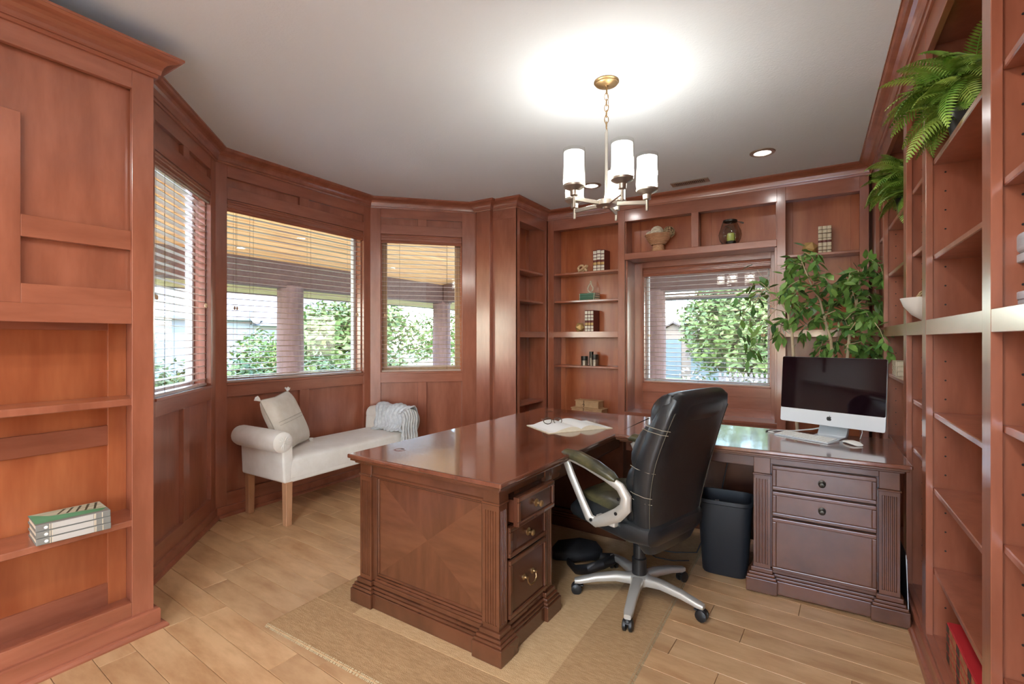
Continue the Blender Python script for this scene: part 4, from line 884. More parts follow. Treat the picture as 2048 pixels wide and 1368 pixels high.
mb.build('emblem', BLACK, bx_)
st = [(.10, .150), (.096, .155), (.080, .09), (.060, .045), (.045, .020), (.035, .008), (-.085, .004), (-.085, .0), (.055, .0), (.072, .012), (.098, .075)]
MB().prism(st, -.075, .075, 'x').build('stand', ALU, t, bevel=.003, seg=2)
t = thing('keyboard', 'slim silver and white keyboard in front of the computer', 'keyboard', (-.035, 3.265, .748), math.atan2(-.17, .30))
MB().prism([(-.055, 0), (.055, 0), (.055, .013), (.05, .015), (-.055, .006)], -.155, .155, 'x').build('keyboard_base', ALU, t, bevel=.002)
ks = math.atan2(.009, .105)
me = MB().box(-.0088, .0088, -.0086, .0086, 0, .003).mesh('key'); me.materials.append(WHITE)
for r in range(5):
    for c in range(14): 
        y = -.040 + r * .0205; link('key', me, t, loc=(-.136 + c * .0209, y, .0068 + (y + .055) * math.tan(ks)), rot=(ks, 0, 0))
t = thing('computer_mouse', 'white wireless computer mouse beside the keyboard', 'mouse', (.185, 3.215, .748), R_(-60))
loft([((-.055, 0, .003), (0, .015, 0), (0, 0, .002)), ((-.05, 0, .006), (0, .024, 0), (0, 0, .005)), ((-.02, 0, .010), (0, .029, 0), (0, 0, .009)), ((.02, 0, .010), (0, .029, 0), (0, 0, .009)), ((.05, 0, .006), (0, .023, 0), (0, 0, .005)), ((.056, 0, .003), (0, .014, 0), (0, 0, .002))], 18, .8).build('mouse_body', WHITE, t, smooth=True)
CAB = mat('white_cable', (.62, .62, .60), .5)
tag(MB().tube([(.09, 3.47, .80), (.0, 3.45, .775), (-.10, 3.44, .757), (-.19, 3.42, .754), (-.23, 3.36, .7525), (-.20, 3.34, .7525)], .004, 8).build('power_cable', CAB, None, smooth=True), 'white power cable curling behind the keyboard', 'cable')
tag(MB().tube([(-.10, 3.475, .752), (-.17, 3.455, .752), (-.24, 3.40, .752), (-.245, 3.36, .752)], .003, 6).build('data_cable', PLAST, None, smooth=True), 'thin dark cable beside the white power cable', 'cable')
tag(MB().tube([(.235, 3.36, .83), (.238, 3.37, .79), (.230, 3.375, .756), (.228, 3.378, .7525)], .002, 6).build('pull_cable', CAB, None, smooth=True), 'short cable hanging below the right of the computer', 'cable')
# ------------------------------------------------------------------ open book and glasses on the desk
t = thing('open_book', 'open blank-paged book lying on the desk', 'book', (-1.349, 2.875, .748), R_(55.5))
def leaf(u, v, sg): # u across from the gutter, v along the spine
    x = sg * u * .225; z = .004 + .030 * math.sin(min(1, u * 1.25) * PI) ** .7 * (1 - .75 * u) + .006 * (1 - u); return (x, (v - .5) * .30, z)
for sg in (-1, 1):
    mb = MB(); mb.grid(lambda u, v: leaf(u, v, sg), 18, 4)
    top = [leaf(i / 17, 0, sg) for i in range(18)]
    for yy in (-.15, .15): mb.add([(x, yy, z) for x, _, z in top] + [(x, yy, .0035) for x, _, z in top], [(i, i + 1, 18 + i + 1, 18 + i) for i in range(17)])
    mb.add([(sg * .225, -.15, top[-1][2]), (sg * .225, .15, top[-1][2]), (sg * .225, .15, .0035), (sg * .225, -.15, .0035)], [(0, 1, 2, 3)])
    o = mb.build('page_block', PAPER, t, smooth=True); o.data.materials.append(PAGE)
    for p in o.data.polygons:
        if abs(p.normal.z) < .35: p.material_index = 1
    bx('cover', CREAM, t, min(sg * .002, sg * .232), max(sg * .002, sg * .232), -.155, .155, 0, .0035, .001)
MB().tube([(0, -.153, .006), (0, .153, .006)], .007, 8).build('spine', PAGE, t, smooth=True)
t = thing('eyeglasses', 'thin dark-rimmed eyeglasses resting on the open book', 'glasses', (-1.432, 2.805, .774), R_(36))
RIM = mat('tortoise_rim', (.05, .032, .02), .3)
for sg in (-1, 1):
    pts = [(sg * .033 + .026 * math.cos(w), .0, .020 * math.sin(w) * (1 + .1 * math.cos(w))) for w in [2 * PI * k / 24 for k in range(24)]]
    rm = MB().tube(pts, .0026, 6, closed=True).build('rim', RIM, t, smooth=True, loc=(0, 0, .016)); MB().add([(p[0], 0, p[2]) for p in pts], [tuple(range(24))]).build('lens', CLEAR, rm)
    MB().tube([(sg * .059, 0, .024), (sg * .062, .03, .022), (sg * .060, .10, .012), (sg * .056, .125, .004)], .0022, 6).build('temple', RIM, t, smooth=True)
MB().tube([(-.008, 0, .020), (0, -.002, .024), (.008, 0, .020)], .0024, 6).build('bridge', RIM, t)

# ------------------------------------------------------------------ shelf ornaments
def book(label, loc, rz, th, h, d, cover, bands, group, flip=False, mats=None):
    """upright book, spine towards local -y, thickness along x; bands = list of (z fraction, height fraction, material)"""
    t = thing('book', label, 'book', loc, rz, group)
    bx('cover', cover, t, 0, th, 0, d, 0, h, .002); bx('pages', PAGE, t, .003, th - .003, .006, d - .003, -.0 + h - .0035, h + .0006, 0) 
    sp = loft([((th / 2, .001, .0), (th / 2, 0, 0), (0, .005, 0)), ((th / 2, .001, h), (th / 2, 0, 0), (0, .005, 0))], 14, .9).build('spine', cover, t, smooth=True)
    for zf, hf, m in bands:
        loft([((th / 2, .0006, h * zf), (th / 2 + .0003, 0, 0), (0, .0058, 0)), ((th / 2, .0006, h * (zf + hf)), (th / 2 + .0003, 0, 0), (0, .0058, 0))], 14, .9).build('spine_band', m, sp, smooth=True)
    return t
IV = mat('ivory_leather', (.70, .64, .52), .5, (.80, .75, .66), 30)
bandsA = [(.02, .10, IV), (.15, .12, IV), (.30, .12, GOLD), (.53, .10, IV), (.66, .12, IV), (.82, .14, IV)]
g = 'decorated antique books on the shelves'
z_ = 2.040
for i in range(3): book(('ornate book on the upper left shelf, leftmost of three beside the knot', 'ornate book on the upper left shelf, middle of three beside the knot', 'maroon-covered ornate book on the upper left shelf, rightmost of three beside the knot')[i], (-1.985 + i * .043, 4.83, z_), R_(-6), .040, .222 + .006 * (i % 2), .135, BOOKR, bandsA, g)
for i in range(3): book(('ornate book leftmost of three beside the gold polyhedron on the middle shelf', 'ornate book middle of three beside the gold polyhedron on the middle shelf', 'maroon-covered ornate book rightmost of three on the middle shelf')[i], (-2.075 + i * .0335, 4.82, 1.40), R_(-6), .031, .228, .14, BOOKR, bandsA, g)
for i in range(3): book(('cream book leftmost of three beside the gold polyhedron right of the window', 'cream book middle of three right of the back window', 'cream book rightmost of three right of the back window')[i], (.04 + i * .032, 4.85, 2.043), R_(0), .030, .230, .11, CREAM, [(.10, .03, TWINE), (.24, .02, TWINE), (.40, .08, BOOKR), (.55, .02, TWINE), (.72, .03, TWINE), (.86, .02, TWINE)], 'cream books right of the back window')
for i in range(3): book(('green book at the bottom of the small stack under the figurine', 'green book in the middle of the small stack under the figurine', 'green book on top of the small stack under the figurine')[i], (-2.138, 4.85, 1.738 + .0245 * i + .0245), 0, .0, 0, 0, BOOKG, [], 'green books under the figurine') if False else None
for i in range(3):
    t = thing('book', ('green book at the bottom of the small stack under the figurine', 'green book in the middle of the small stack under the figurine', 'green book on top of the small stack under the figurine')[i], 'book', (-2.045, 4.88, 1.7385 + .0245 * i), R_(-8 + 2 * i), 'green books under the figurine')
    bx('cover', BOOKG, t, -.095, .095, -.06, .06, 0, .003, .001); bx('cover', BOOKG, t, -.095, .095, -.06, .06, .0205, .0235, .001); bx('spine', BOOKG, t, -.095, .095, -.063, -.059, 0, .0235, .002); bx('pages', PAGE, t, -.091, .091, -.058, .056, .003, .0205, 0)
    for a in (-.09, .082): bx('spine_band', CREAM, t, a, a + .006, -.0636, -.0625, .001, .0225, 0)
t = thing('figurine', 'cream looped abstract figurine on the green books', 'figurine', (-2.035, 4.875, 1.8125))
lp = [(.0, .012), (-.024, .030), (-.030, .055), (-.015, .085), (.000, .108), (.008, .122), (.010, .100), (.018, .080), (.030, .062), (.030, .042), (.020, .022)]
MB().tube([(x, 0, z) for x, z in lp], .0062, 8, closed=True).build('loop', CREAM, t, smooth=True); MB().lathe([(0, 0), (.034, 0), (.034, .006), (.008, .012), (0, .012)], 16, sy=.6).build('foot', CREAM, t, smooth=True); MB().lathe([(0, -.011), (.008, -.007), (.010, 0), (.008, .008), (0, .011)], 10, (.006, 0, .126)).build('head', CREAM, t, smooth=True)
t = thing('knot_ornament', 'tan wooden knot ornament on the upper left shelf', 'ornament', (-2.115, 4.86, 2.040), R_(-10))
kp = [(-.060, 0, .014), (-.02, .012, .014), (.025, .014, .030), (.058, .0, .062), (.045, -.012, .074), (.02, -.014, .060), (-.01, -.016, .045), (-.03, -.012, .052), (-.022, 0, .074), (-.045, .014, .074), (-.062, .012, .050), (-.045, .008, .030), (-.005, -.014, .050), (.03, -.016, .026), (.062, -.010, .014)]
kp = [(-.062, .006, .0135), (-.020, .010, .015), (.015, .014, .030), (.045, .008, .058), (.056, -.004, .066), (.052, -.014, .070), (.036, -.016, .060), (-.002, -.016, .034), (-.030, -.014, .022) , (-.050, -.008, .034), (-.060, 0, .052), (-.052, .006, .070), (-.030, .008, .080), (-.005, .006, .078), (.018, -.004, .056), (.040, -.012, .028), (.060, -.012, .0135)]
MB().tube(kp, .0125, 12).build('knot_loop', TAN, t, smooth=True)
def poly(label, loc, r, rot, g):
    ph_ = (1 + 5 ** .5) / 2; V = [(-1, ph_, 0), (1, ph_, 0), (-1, -ph_, 0), (1, -ph_, 0), (0, -1, ph_), (0, 1, ph_), (0, -1, -ph_), (0, 1, -ph_), (ph_, 0, -1), (ph_, 0, 1), (-ph_, 0, -1), (-ph_, 0, 1)]
    F = [(0, 11, 5), (0, 5, 1), (0, 1, 7), (0, 7, 10), (0, 10, 11), (1, 5, 9), (5, 11, 4), (11, 10, 2), (10, 7, 6), (7, 1, 8), (3, 9, 4), (3, 4, 2), (3, 2, 6), (3, 6, 8), (3, 8, 9), (4, 9, 5), (2, 4, 11), (6, 2, 10), (8, 6, 7), (9, 8, 1)]
    M = Matrix.Rotation(rot[0], 4, 'X') @ Matrix.Rotation(rot[1], 4, 'Y'); vs = [M @ (Vector(v).normalized() * r) for v in V]; mz = min(v.z for v in vs)
    t = thing('polyhedron_ornament', label, 'ornament', loc, 0, g); MB().add([(v.x, v.y, v.z - mz) for v in vs], F).build('facets', GOLD, t, bevel=.001)
poly('small gold faceted polyhedron left of the maroon books', (-2.145, 4.85, 1.40), .056, (.3, .55), 'gold polyhedron ornaments'); poly('larger gold faceted polyhedron left of the cream books', (-.020, 4.86, 2.043), .062, (.2, .35), 'gold polyhedron ornaments')
for i, (x, y, r, h, lb) in enumerate(((-2.088, 4.84, .036, .100, 'short dark metal canister at the left of the group of three'), (-2.020, 4.87, .022, .150, 'tall slim dark metal canister at the back of the group of three'), (-1.968, 4.84, .036, .120, 'medium dark metal canister at the right of the group of three'))):
    t = thing('metal_canister', lb, 'canister', (x, y, 1.036), 0, 'metal canisters on the lower left shelf'); BR = mat('mottled_metal', (.16, .12, .09), .35, (.30, .24, .18), 20, metal=.6)
    MB().lathe([(0, 0), (r, 0), (r, h * .55), (r * .99, h * .56)], 20).build('body', BR, t, smooth=True); MB().lathe([(r, h * .56), (r * 1.01, h * .57), (r * 1.01, h), (r * .85, h), (r * .85, h * .7), (0, h * .7)], 20).build('lid_band', PEWT, t, smooth=True)
# parchment boxes
for i, (w, d, h, z, lb) in enumerate(((.37, .15, .085, .5005, 'larger tan parchment box at the bottom of the stack'), (.285, .13, .080, .5858, 'smaller tan parchment box on top of the stack'))):
    t = thing('keepsake_box', lb, 'box', (-2.045 + .0 * i, 4.865, z + .055 * 0), R_(-3), 'tan keepsake boxes'); 
    bx('box_body', BOXM, t, -w / 2 + .008, w / 2 - .008, -d / 2 + .006, d / 2, .006, h - .012, .003); bx('lid', BOXM, t, -w / 2, w / 2, -d / 2, d / 2 + .004, h - .013, h - .001, .004); bx('base', BOXM, t, -w / 2, w / 2, -d / 2, d / 2 + .004, 0, .007, .003)
    MB().tube([(-.03, -d / 2 - .003, .008), (-.03, -d / 2 - .004, h)], .003, 6).build('tie_cord', TWINE, t); MB().tube([(-.045, -d / 2 - .006, h * .4), (-.03, -d / 2 - .010, h * .55), (-.018, -d / 2 - .006, h * .35)], .003, 6).build('knot', TWINE, t)
# footed rattan bowl with balls
t = thing('rattan_bowl', 'footed coiled rattan bowl in the left cubby above the window', 'bowl', (-1.305, 4.865, 2.185))
for z0, z1, f0, f1, nm in ((0, .062, .060, .046, 'foot'), (.062, .165, .048, .128, 'basin')):
    mb = MB(); nn = 6 if nm == 'foot' else 9
    for i in range(nn):
        f_ = i / (nn - 1); r = f0 + (f1 - f0) * (f_ ** (.7 if nm == 'basin' else 1)); z = z0 + (z1 - z0) * f_ + .006
        mb.tube([(r * math.cos(2 * PI * k / 26), r * math.sin(2 * PI * k / 26) * .8, z + .002 * math.sin(k * 1.7)) for k in range(26)], .0078, 6, closed=True)
    mb.build(nm, WICK, t, smooth=True)
def vine_ball(label, loc, r, m, seed, n=16, g='woven balls', core=None):
    rnd = random.Random(seed); t = thing('woven_ball', label, 'ball', loc, 0, g); mb = MB()
    for i in range(n):
        ax = Vector((rnd.gauss(0, 1), rnd.gauss(0, 1), rnd.gauss(0, 1))).normalized(); e1 = ax.orthogonal().normalized(); e2 = ax.cross(e1); off = rnd.uniform(-.35, .35); rr = math.sqrt(1 - off * off)
        mb.tube([tuple((ax * off + (e1 * math.cos(w) + e2 * math.sin(w)) * rr) * r * rnd.uniform(.97, 1.0)) for w in [2 * PI * k / 20 for k in range(20)]], r * .06, 5, closed=True)
    mb.build('vines', m, t, smooth=True)
    if core: MB().lathe([(0, -r * .86)] + [(r * .86 * math.sin(PI * k / 8), -r * .86 * math.cos(PI * k / 8)) for k in range(1, 8)] + [(0, r * .86)], 14).build('core', core, t, smooth=True)
vine_ball('pale woven ball at the centre of the footed rattan bowl', (-1.315, 4.85, 2.385), .058, RATL, 1, 26, core=RATL); vine_ball('brown open woven ball at the right in the footed rattan bowl', (-1.205, 4.87, 2.375), .056, RATD, 2, 16); vine_ball('small tan woven ball at the left in the footed rattan bowl', (-1.385, 4.86, 2.355), .046, RATL, 3, 18)
# glass lantern with candle
t = thing('glass_lantern', 'round glass hurricane lantern with wire handle in the right cubby', 'lantern', (-.648, 4.865, 2.185))
MB().lathe([(.052, .004), (.075, .022), (.094, .06), (.100, .095), (.094, .13), (.078, .17), (.062, .205), (.056, .222), (.054, .222), (.060, .205), (.076, .17), (.092, .13), (.098, .095), (.092, .06), (.073, .024), (.05, .007)], 30).build('glass_globe', CLEAR, t, smooth=True)
MB().lathe([(0, 0), (.045, 0), (.045, .005), (.03, .012), (0, .012)], 20).build('foot', PEWT, t, smooth=True); MB().lathe([(.057, .214), (.061, .216), (.061, .232), (.057, .234), (.055, .232), (.055, .216)], 24).build('rim', PEWT, t, smooth=True)
MB().tube([(.058, -.02, .224), (.02, -.075, .195), (-.03, -.085, .165), (.01, -.10, .14), (.048, -.088, .09), (.045, -.07, .04), (.03, -.035, .008)], .0022, 6).build('wire', PEWT, t, smooth=True); MB().tube([(-.060, -.01, .222), (-.096, -.02, .10), (-.085, -.02, .045), (-.045, -.01, .008)], .0022, 6).build('wire', PEWT, t, smooth=True)
MB().tube([(.03, -.055, .222), (.07, -.045, .205), (.105, -.04, .190)], [.002, .002, .003], 6).build('handle', PEWT, t); MB().tube([(.088, -.043, .197), (.118, -.04, .186)], .008, 10).build('handle_grip', mat('dark_grip', (.12, .07, .04), .5), t, smooth=True)
t = thing('candle', 'lime green pillar candle inside the glass lantern', 'candle', (-.640, 4.865, 2.200)); MB().lathe([(0, 0), (.042, 0), (.042, .022), (.040, .024)], 20).build('holder', PEWT, t, smooth=True); MB().lathe([(.036, .018), (.037, .080), (.030, .096), (.010, .100), (0, .099)], 20).build('wax', WAX, t, smooth=True)
# right wall: white bowl, distressed box, small books, red books
t = thing('white_bowl', 'white ceramic bowl with vine tangle in the narrow right bay', 'bowl', (.47, 2.93, 1.40))
MB().lathe([(0, 0), (.035, 0), (.037, .008), (.075, .035), (.105, .075), (.118, .112), (.114, .112), (.100, .076), (.07, .04), (0, .014)], 30).build('bowl', mat('white_ceramic', (.72, .70, .66), .3), t, smooth=True)
vine_ball('brown vine ball resting in the white ceramic bowl', (.47, 2.93, 1.495), .062, RATD, 7, 13, 'vine ball in white bowl')
t = thing('display_box', 'whitewashed wooden display box with dark opening at the right edge', 'box', (.452, 1.905, 1.40), R_(-90)); WW = mat('whitewashed_wood', (.44, .47, .52), .7, (.60, .62, .66), 6, (1, 6, 6), bump=.3, bscale=60)
bw2, bh2, bd2 = .30, .196, .13; hx0, hx1, hz0, hz1 = .055, .245, .043, .118
for x0, x1, z0, z1 in ((0, hx0, .022, .14), (hx1, bw2, .022, .14), (hx0, hx1, .022, hz0), (hx0, hx1, hz1, .14)): bx('front_board', WW, t, x0, x1, 0, .016, z0, z1, .002)
bx('lid', WW, t, 0, bw2, 0, bd2, .142, bh2, .012, seg=3); bx('base', WW, t, 0, bw2, .002, bd2, .0, .024, .004); bx('box_side', WW, t, 0, .016, .016, bd2, .022, .14, .002); bx('box_side', WW, t, bw2 - .016, bw2, .016, bd2, .022, .14, .002)
bx('dark_recess', PLAST, t, .016, bw2 - .016, .04, .05, .024, .14, 0)
for i in range(6): bx('recess_bar', ALU, t, hx0 + .03, hx1 - .02, .034, .039, hz0 + .010 + i * .011, hz0 + .013 + i * .011, 0)
for i in range(3):
    t = thing('book', ('small cream book at the bottom of the stack in the wide far bay', 'small cream book in the middle of the stack in the wide far bay', 'small cream book on top of the stack in the wide far bay')[i], 'book', (.435, 3.83 + .004 * i, 1.0935 + .031 * i), R_(-90), 'small cream books in the wide far bay')
    bx('cover', CREAM, t, -.085, .085, 0, .12, 0, .004, .001); bx('cover', CREAM, t, -.085, .085, 0, .12, .026, .030, .001); bx('spine', CREAM, t, -.085, .085, -.003, .003, 0, .030, .003); bx('pages', PAGE, t, -.08, .08, .004, .116, .004, .026, 0)
    for a in (-.06, -.02, .03, .062): bx('spine_band', TWINE, t, a, a + .008, -.0036, -.002, .002, .028, 0)
REDC = mat('red_cloth_cover', (.48, .022, .028), .45)
BR2 = mat('brown_spine', (.30, .11, .05), .5, (.44, .20, .09), 30); DK2 = mat('dark_spine_label', (.05, .045, .03), .5)
for i in range(4):
    t = thing('book', ('red book at the bottom of the red stack on the cabinet floor', 'red book second from the bottom of the red stack', 'red book third from the bottom of the red stack', 'red book with a bright red cover on top of the red stack')[i], 'book', (.437, 2.20 + .003 * (i % 2), .095 + .036 * i), R_(-90), 'red antique books at the lower right')
    bx('cover', REDC, t, -.25, .25, .004, .20, 0, .004, .001); bx('cover', REDC, t, -.25, .25, .004, .20, .031, .035, .001); bx('pages', PAGE, t, -.246, .246, .008, .196, .004, .031, 0); bx('spine', REDC, t, -.25, .25, -.002, .006, 0, .035, .004, seg=2)
    for k_ in range(10):
        a = -.245 + k_ * .0495; bx('spine_panel', BR2 if (k_ % 3) else DK2, t, a, a + .041, -.0032, -.0015, .003, .032, .001)
# grey hardbacks in the left cabinet
GRY = mat('grey_cover', (.22, .22, .20), .5); GRN = mat('green_cover_print', (.045, .25, .10), .4, (.10, .40, .22), 3)
for i in range(3):
    t = thing('book', ('grey hardback at the bottom of the stack in the left cabinet', 'grey hardback in the middle of the stack in the left cabinet', 'grey hardback with green picture cover on top of the stack in the left cabinet')[i], 'book', (-2.548 - .003 * i, .735, .5155 + .0262 * i), R_(84), 'grey hardbacks in the left cabinet')
    bx('cover', GRY, t, -.115, .115, .0, .175, 0, .003, .001); bx('cover', GRY, t, -.115, .115, .0, .175, .0225, .0255, .001); bx('spine', GRY, t, -.115, .115, -.003, .003, 0, .0255, .002); bx('pages', PAGE, t, -.111, .111, .003, .171, .003, .0225, 0)
    bx('spine_label', mat('label_grey_white', (.52, .50, .46), .6), t, -.068, .058, -.0037, -.002, .002, .0235, 0)
    for a in (-.076, -.07, .06, .064, .086): bx('spine_band', CREAM, t, a, a + .0025, -.0037, -.002, .002, .0235, 0)
    MB().lathe([(0, 0), (.006, 0), (.006, .0006), (0, .0006)], 14, M=Matrix.Translation((-.086, -.0032, .0127)) @ Matrix.Rotation(PI / 2, 4, 'X')).build('spine_emblem', PAPER, t)
    if i == 2:
        MB().add([(-.113, .02, .0258), (.09, .02, .0258), (.113, .055, .0258), (-.06, .10, .0258), (-.113, .173, .0258)], [(0, 1, 2, 3, 4)]).build('cover_print', GRN, t)
        MB().add([(-.113, .173, .0259), (-.06, .10, .0259), (.113, .055, .0259), (.113, .173, .0259)], [(0, 1, 2, 3)]).build('cover_photo', mat('cover_photo', (.36, .38, .26), .5, (.62, .62, .46), 9, (1, 8, 1)), t)
        for k_ in range(5): MB().add([(-.04 + k_ * .028, .10 - k_ * .008, .0261), (-.033 + k_ * .028, .098 - k_ * .008, .0261), (.002 + k_ * .026, .165, .0261), (-.008 + k_ * .026, .165, .0261)], [(0, 1, 2, 3)]).build('photo_stripe', mat('stripe_dark', (.06, .07, .045), .5), t)
# ------------------------------------------------------------------ ficus behind the desk return
def leaf_shape(L, w):
    """pointed, slightly folded leaf along +x"""
    pr = [(0, .0), (.16, .55), (.42, 1.0), (.70, .72), (.90, .25), (1.0, .0)]
    vs = [(L * u, 0, -.10 * L * u * u) for u, _ in pr]; n = len(pr)
    vs += [(L * u, w * q, .10 * w * q - .10 * L * u * u) for u, q in pr[1:-1]] + [(L * u, -w * q, .10 * w * q - .10 * L * u * u) for u, q in pr[1:-1]]
    m = n - 2; A = lambda i: n + i - 1; B = lambda i: n + m + i - 1; fs = [(0, 1, A(1)), (0, B(1), 1)]
    for i in range(1, n - 2): fs += [(i, i + 1, A(i + 1), A(i)), (i, B(i), B(i + 1), i + 1)]
    fs += [(n - 2, n - 1, A(n - 2)), (n - 2, B(n - 2), n - 1)]
    return vs, fs
t = thing('ficus_tree', 'leafy green ficus with pale stems behind the computer', 'plant', (-.05, 4.16, 0))
MB().lathe([(0, 0), (.13, 0), (.15, .02), (.18, .28), (.185, .30), (.17, .30), (.165, .26), (0, .25)], 26).build('pot', mat('terracotta', (.36, .16, .09), .8), t, smooth=True)
rnd = random.Random(21); O_ = Vector((-.05, 4.16, 0))
def at_px(x, y, Yp):
    a = (x - 1024) / 968; c = (678.3 - y) / 968; th = R_(31.85); dx = -math.sin(th) + a * math.cos(th); dy = math.cos(th) + a * math.sin(th); s = Yp / dy; return Vector((dx * s, Yp, 1.32 + c * s)) - O_
stems = [[(1590, 715, 4.15), (1584, 665, 4.15), (1576, 625, 4.15), (1560, 600, 4.12), (1545, 585, 4.10)],
         [(1668, 715, 4.2), (1662, 680, 4.2), (1650, 640, 4.18), (1640, 600, 4.15), (1625, 575, 4.12), (1612, 545, 4.1), (1600, 512, 4.08)],
         [(1690, 715, 4.2), (1700, 660, 4.2), (1712, 610, 4.2), (1720, 565, 4.2), (1728, 535, 4.18)]]
mt = MB(); tips = []
for s_ in stems:
    P = [at_px(*q) for q in s_]; P[0].z = 1.0; base = [Vector((P[0].x * .3, P[0].y * .3, .25)), Vector((P[0].x * .8, P[0].y * .8, .7))] + P
    mt.tube([tuple(p) for p in base], [.013, .012] + [.011 - .0015 * k for k in range(len(P))], 8)
mt.build('stems', BARK, t, smooth=True)
# branches: (start px, end px) fans of arching twigs
br = [((1560, 600), (1512, 585)), ((1545, 585), (1500, 572)), ((1576, 625), (1530, 640)), ((1584, 640), (1560, 660)), ((1612, 545), (1585, 520)), ((1600, 520), (1625, 515)), ((1605, 530), (1575, 550)), ((1640, 600), (1595, 580)), ((1625, 575), (1580, 570)), ((1640, 590), (1680, 570)), ((1650, 640), (1610, 650)), ((1650, 630), (1690, 640)), ((1662, 680), (1640, 700)), ((1700, 660), (1740, 640)), ((1700, 650), (1670, 690)), ((1712, 610), (1750, 600)), ((1712, 610), (1690, 585)), ((1720, 565), (1755, 545)), ((1720, 565), (1700, 545)), ((1728, 535), (1760, 530)), ((1700, 670), (1755, 690)), ((1690, 700), (1720, 700)), ((1668, 700), (1650, 700)), ((1640, 610), (1600, 625)), ((1712, 630), (1760, 660)), ((1700, 600), (1735, 580)), ((1560, 600), (1590, 610)), ((1650, 640), (1660, 600)), ((1530, 575), (1500, 640)), ((1545, 585), (1490, 625)), ((1560, 640), (1508, 690)), ((1690, 640), (1730, 620)), ((1720, 580), (1680, 560)), ((1690, 690), (1750, 705)), ((1672, 660), (1700, 620)), ((1625, 575), (1650, 555))]
twigs = MB(); LP = []
for k, (a, b) in enumerate(br):
    Yp = 4.12 + rnd.uniform(-.16, .22); 
    if b[0] < 1515: Yp = 4.15 + rnd.uniform(-.05, .1)
    A = at_px(a[0], a[1], 4.15); B = at_px(b[0], b[1], Yp); 
    mid = (A + B) / 2 + Vector((rnd.uniform(-.02, .02), rnd.uniform(-.05, .05), .05)); drop = B + (B - A) * .25 + Vector((0, 0, -.05 - .05 * rnd.random()))
    P = [A, mid, B, drop]; twigs.tube([tuple(p) for p in P], [.004, .003, .0022, .0012], 5)
    nl = 12 if b[0] >= 1550 else 6
    for j in range(nl):
        f_ = (j + 1) / nl * 2.99; i = int(f_); q = f_ - i; p = P[i].lerp(P[min(3, i + 1)], q); d = (P[min(3, i + 1)] - P[i]).normalized()
        LP.append((p, d, b[0] >= 1550))
for c, n in (((1503, 712), 16), ((1487, 640), 6), ((1515, 575), 6)):   # hanging clusters in front of the window
    Q = at_px(c[0], c[1] - 35, 4.2); top = at_px(1548, 612, 4.15); twigs.tube([tuple(top), tuple((top + Q) / 2 + Vector((0, 0, .05))), tuple(Q), tuple(Q + Vector((0, 0, -.09)))], [.003, .0025, .0018, .001], 5)
    for j in range(n): LP.append((Q + Vector((rnd.uniform(-.06, .06), rnd.uniform(-.05, .05), rnd.uniform(-.12, .05))), Vector((rnd.uniform(-1, 1), rnd.uniform(-1, 1), -.9)).normalized(), False))
twigs.build('twigs', BARK, t, smooth=True)
lme = []
for m in (LEAF, LEAFD):
    for L, w in ((.072, .016), (.088, .0195), (.102, .022)):
        me = MB().add(*leaf_shape(L, w)).mesh('leaf', True); me.materials.append(m); lme.append((me, L, w))
rest = MB(); rnd.shuffle(LP); cnt = 0
extra = [(p + Vector((rnd.uniform(-.04, .04), rnd.uniform(-.06, .06), rnd.uniform(-.05, .04))), d, True) for p, d, k_ in LP if k_ for _r in range(1 + (rnd.random() < .4))]
for k, (p, d, k_) in enumerate(LP + extra):
    dirv = (d * rnd.uniform(.1, .8) + Vector((rnd.gauss(0, .6), rnd.gauss(0, .6), rnd.gauss(-.35, .45)))).normalized()
    x = dirv; up = Vector((rnd.gauss(0, .45), rnd.gauss(-.2, .45), 1)); y = up.cross(x).normalized(); z = x.cross(y)
    M = Matrix((x, y, z)).transposed()
    if cnt < 300: o = link('leaf', lme[rnd.randrange(6)][0], t, loc=tuple(p)); o.rotation_euler = M.to_euler(); cnt += 1
    else: vs, fs = leaf_shape(.085, .019); rest.add(vs, fs, Matrix.Translation(p) @ M.to_4x4())
rest.build('foliage', LEAF, t, smooth=True, kind='stuff')

# ------------------------------------------------------------------ hanging ferns on the right bookcases
def frond_mesh(L, n, w, curve):
    """arching fern frond along +x with overlapping toothed leaflets on both sides of the rib"""
    mb = MB(); ang = 1.9 * curve; 
    def cl(u): a = ang * u; return Vector((L * math.sin(a) / max(ang, .01), 0, -L * (1 - math.cos(a)) / max(ang, .01)))
    for i in range(n):
        u = .05 + .94 * i / (n - 1); p = cl(u); d = (cl(min(1, u + .02)) - cl(u - .02)).normalized(); nrm = Vector((-d.z, 0, d.x)); s = w * min(1, u * 5 + .35) * (1 - u ** 3) + .005; b = L / n * .50
        for sg in (-1, 1):
            lat = (Vector((0, sg, 0)) + d * .55 - nrm * .25).normalized(); q = p + lat * s; m = p + lat * s * .55 + nrm * s * .10
            mb.add([p - d * b * .6, p + d * b * .6, m + d * b * .75, q, m - d * b * .75], [(0, 1, 2, 3, 4)])
    mb.tube([tuple(cl(i / 10)) for i in range(11)], [.0028 - .0002 * i for i in range(11)], 5)
    return mb
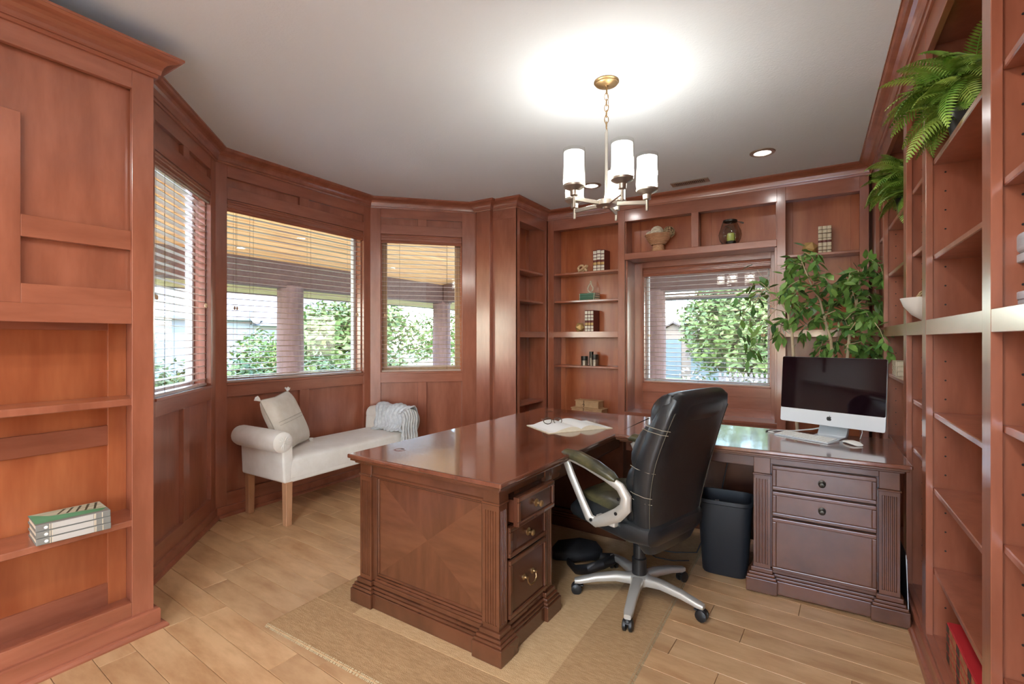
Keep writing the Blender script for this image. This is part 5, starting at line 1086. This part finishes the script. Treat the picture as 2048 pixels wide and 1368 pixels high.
def fern(label, org, seed, n, Lr, wd, az0, az1):
    t = thing('hanging_fern', label, 'plant', org, 0, 'artificial ferns on the right bookcases'); rn = random.Random(seed); me = []
    for L, nn, c in ((.23, 20, .60), (.28, 23, .85), (.18, 17, .4)):
        m = frond_mesh(L * Lr, nn, wd, c).mesh('frond', False); m.materials.append(FERN); me.append(m)
    for i in range(n):
        az = az0 + (az1 - az0) * ((i * .618) % 1) + rn.uniform(-.15, .15); o = link('frond', me[i % 3], t, loc=(rn.uniform(-.03, .03), rn.uniform(-.05, .05), rn.uniform(-.02, .13))); o.rotation_euler = (rn.uniform(-.5, .5), -rn.uniform(-.25, 1.35), az)
    MB().lathe([(0, 0), (.05, 0), (.065, .09), (.06, .09), (0, .08)], 16, (.0, 0, -.118)).build('pot', PLAST, t, smooth=True)
    MB().tube([(.0, 0, -.05), (-.01, -.02, .06), (-.02, -.05, .10)], .006, 6).build('stem', BARK, t)
    return t
fern('large bright green fern spilling from the near right bookcase', (.49, 2.42, 2.20), 3, 60, 1.0, .055, PI * .5, PI * 1.5)
fern('smaller bright green fern spilling from the far right bookcase', (.49, 3.72, 2.195), 5, 54, 1.0, .055, PI * .5, PI * 1.5)

# ------------------------------------------------------------------ odds and ends on the floor
t = thing('bag_strap', 'black fabric strap and bag lying under the desk', 'bag', (-1.12, 2.62, .009), R_(20))
MB().tube([(-.05, -.12, .02), (.02, -.16, .05), (.10, -.14, .075), (.16, -.06, .07), (.16, .04, .035), (.08, .08, .012), (-.04, .06, .010), (-.10, -.02, .012)], .012, 8, closed=True, flat=2.2).build('strap', PLAST, t, smooth=True)
loft([((-.22, .06, .02), (0, .02, 0), (0, 0, .02)), ((-.18, .08, .035), (0, .10, 0), (0, 0, .035)), ((-.05, .10, .042), (0, .12, 0), (0, 0, .042)), ((.05, .12, .035), (0, .09, 0), (0, 0, .035)), ((.09, .12, .02), (0, .03, 0), (0, 0, .02))], 22, .7).build('bag_body', mat('black_canvas', (.012, .012, .014), .8, bump=.4, bscale=200), t, smooth=True)
tag(MB().tube([(-.62, 2.98, .012), (-.70, 2.93, .012), (-.80, 2.92, .012), (-.86, 2.97, .012), (-.82, 3.03, .012), (-.72, 3.05, .012), (-.60, 3.10, .02), (-.50, 3.28, .3), (-.45, 3.36, .60)], .0035, 6).build('floor_cable', PLAST, None, smooth=True), 'black cable looping on the floor under the desk return', 'cable')
for i in range(3):
    t = thing('folding_frame', ('dark flat folding panel leaning between pedestal and bookcase, nearest the pedestal', 'dark flat folding panel leaning between pedestal and bookcase, middle one', 'dark flat folding panel leaning between pedestal and bookcase, nearest the bookcase')[i], 'panel', (.3735 - .000 * i, 2.84 + .03 * i, 0), 0, 'flat panels beside the pedestal')
    o = bx('panel', PLAST, t, 0, .003, 0, .30, .002, .34 - .03 * i, .001); o.rotation_euler = (0, R_(-2 + 1 * i), 0); MB().tube([(.0015, -.002, .004), (.0015 , -.002, .33 - .03 * i)], .0018, 5).build('metal_edge', ALU, t).rotation_euler = (0, R_(-2 + 1 * i), 0)
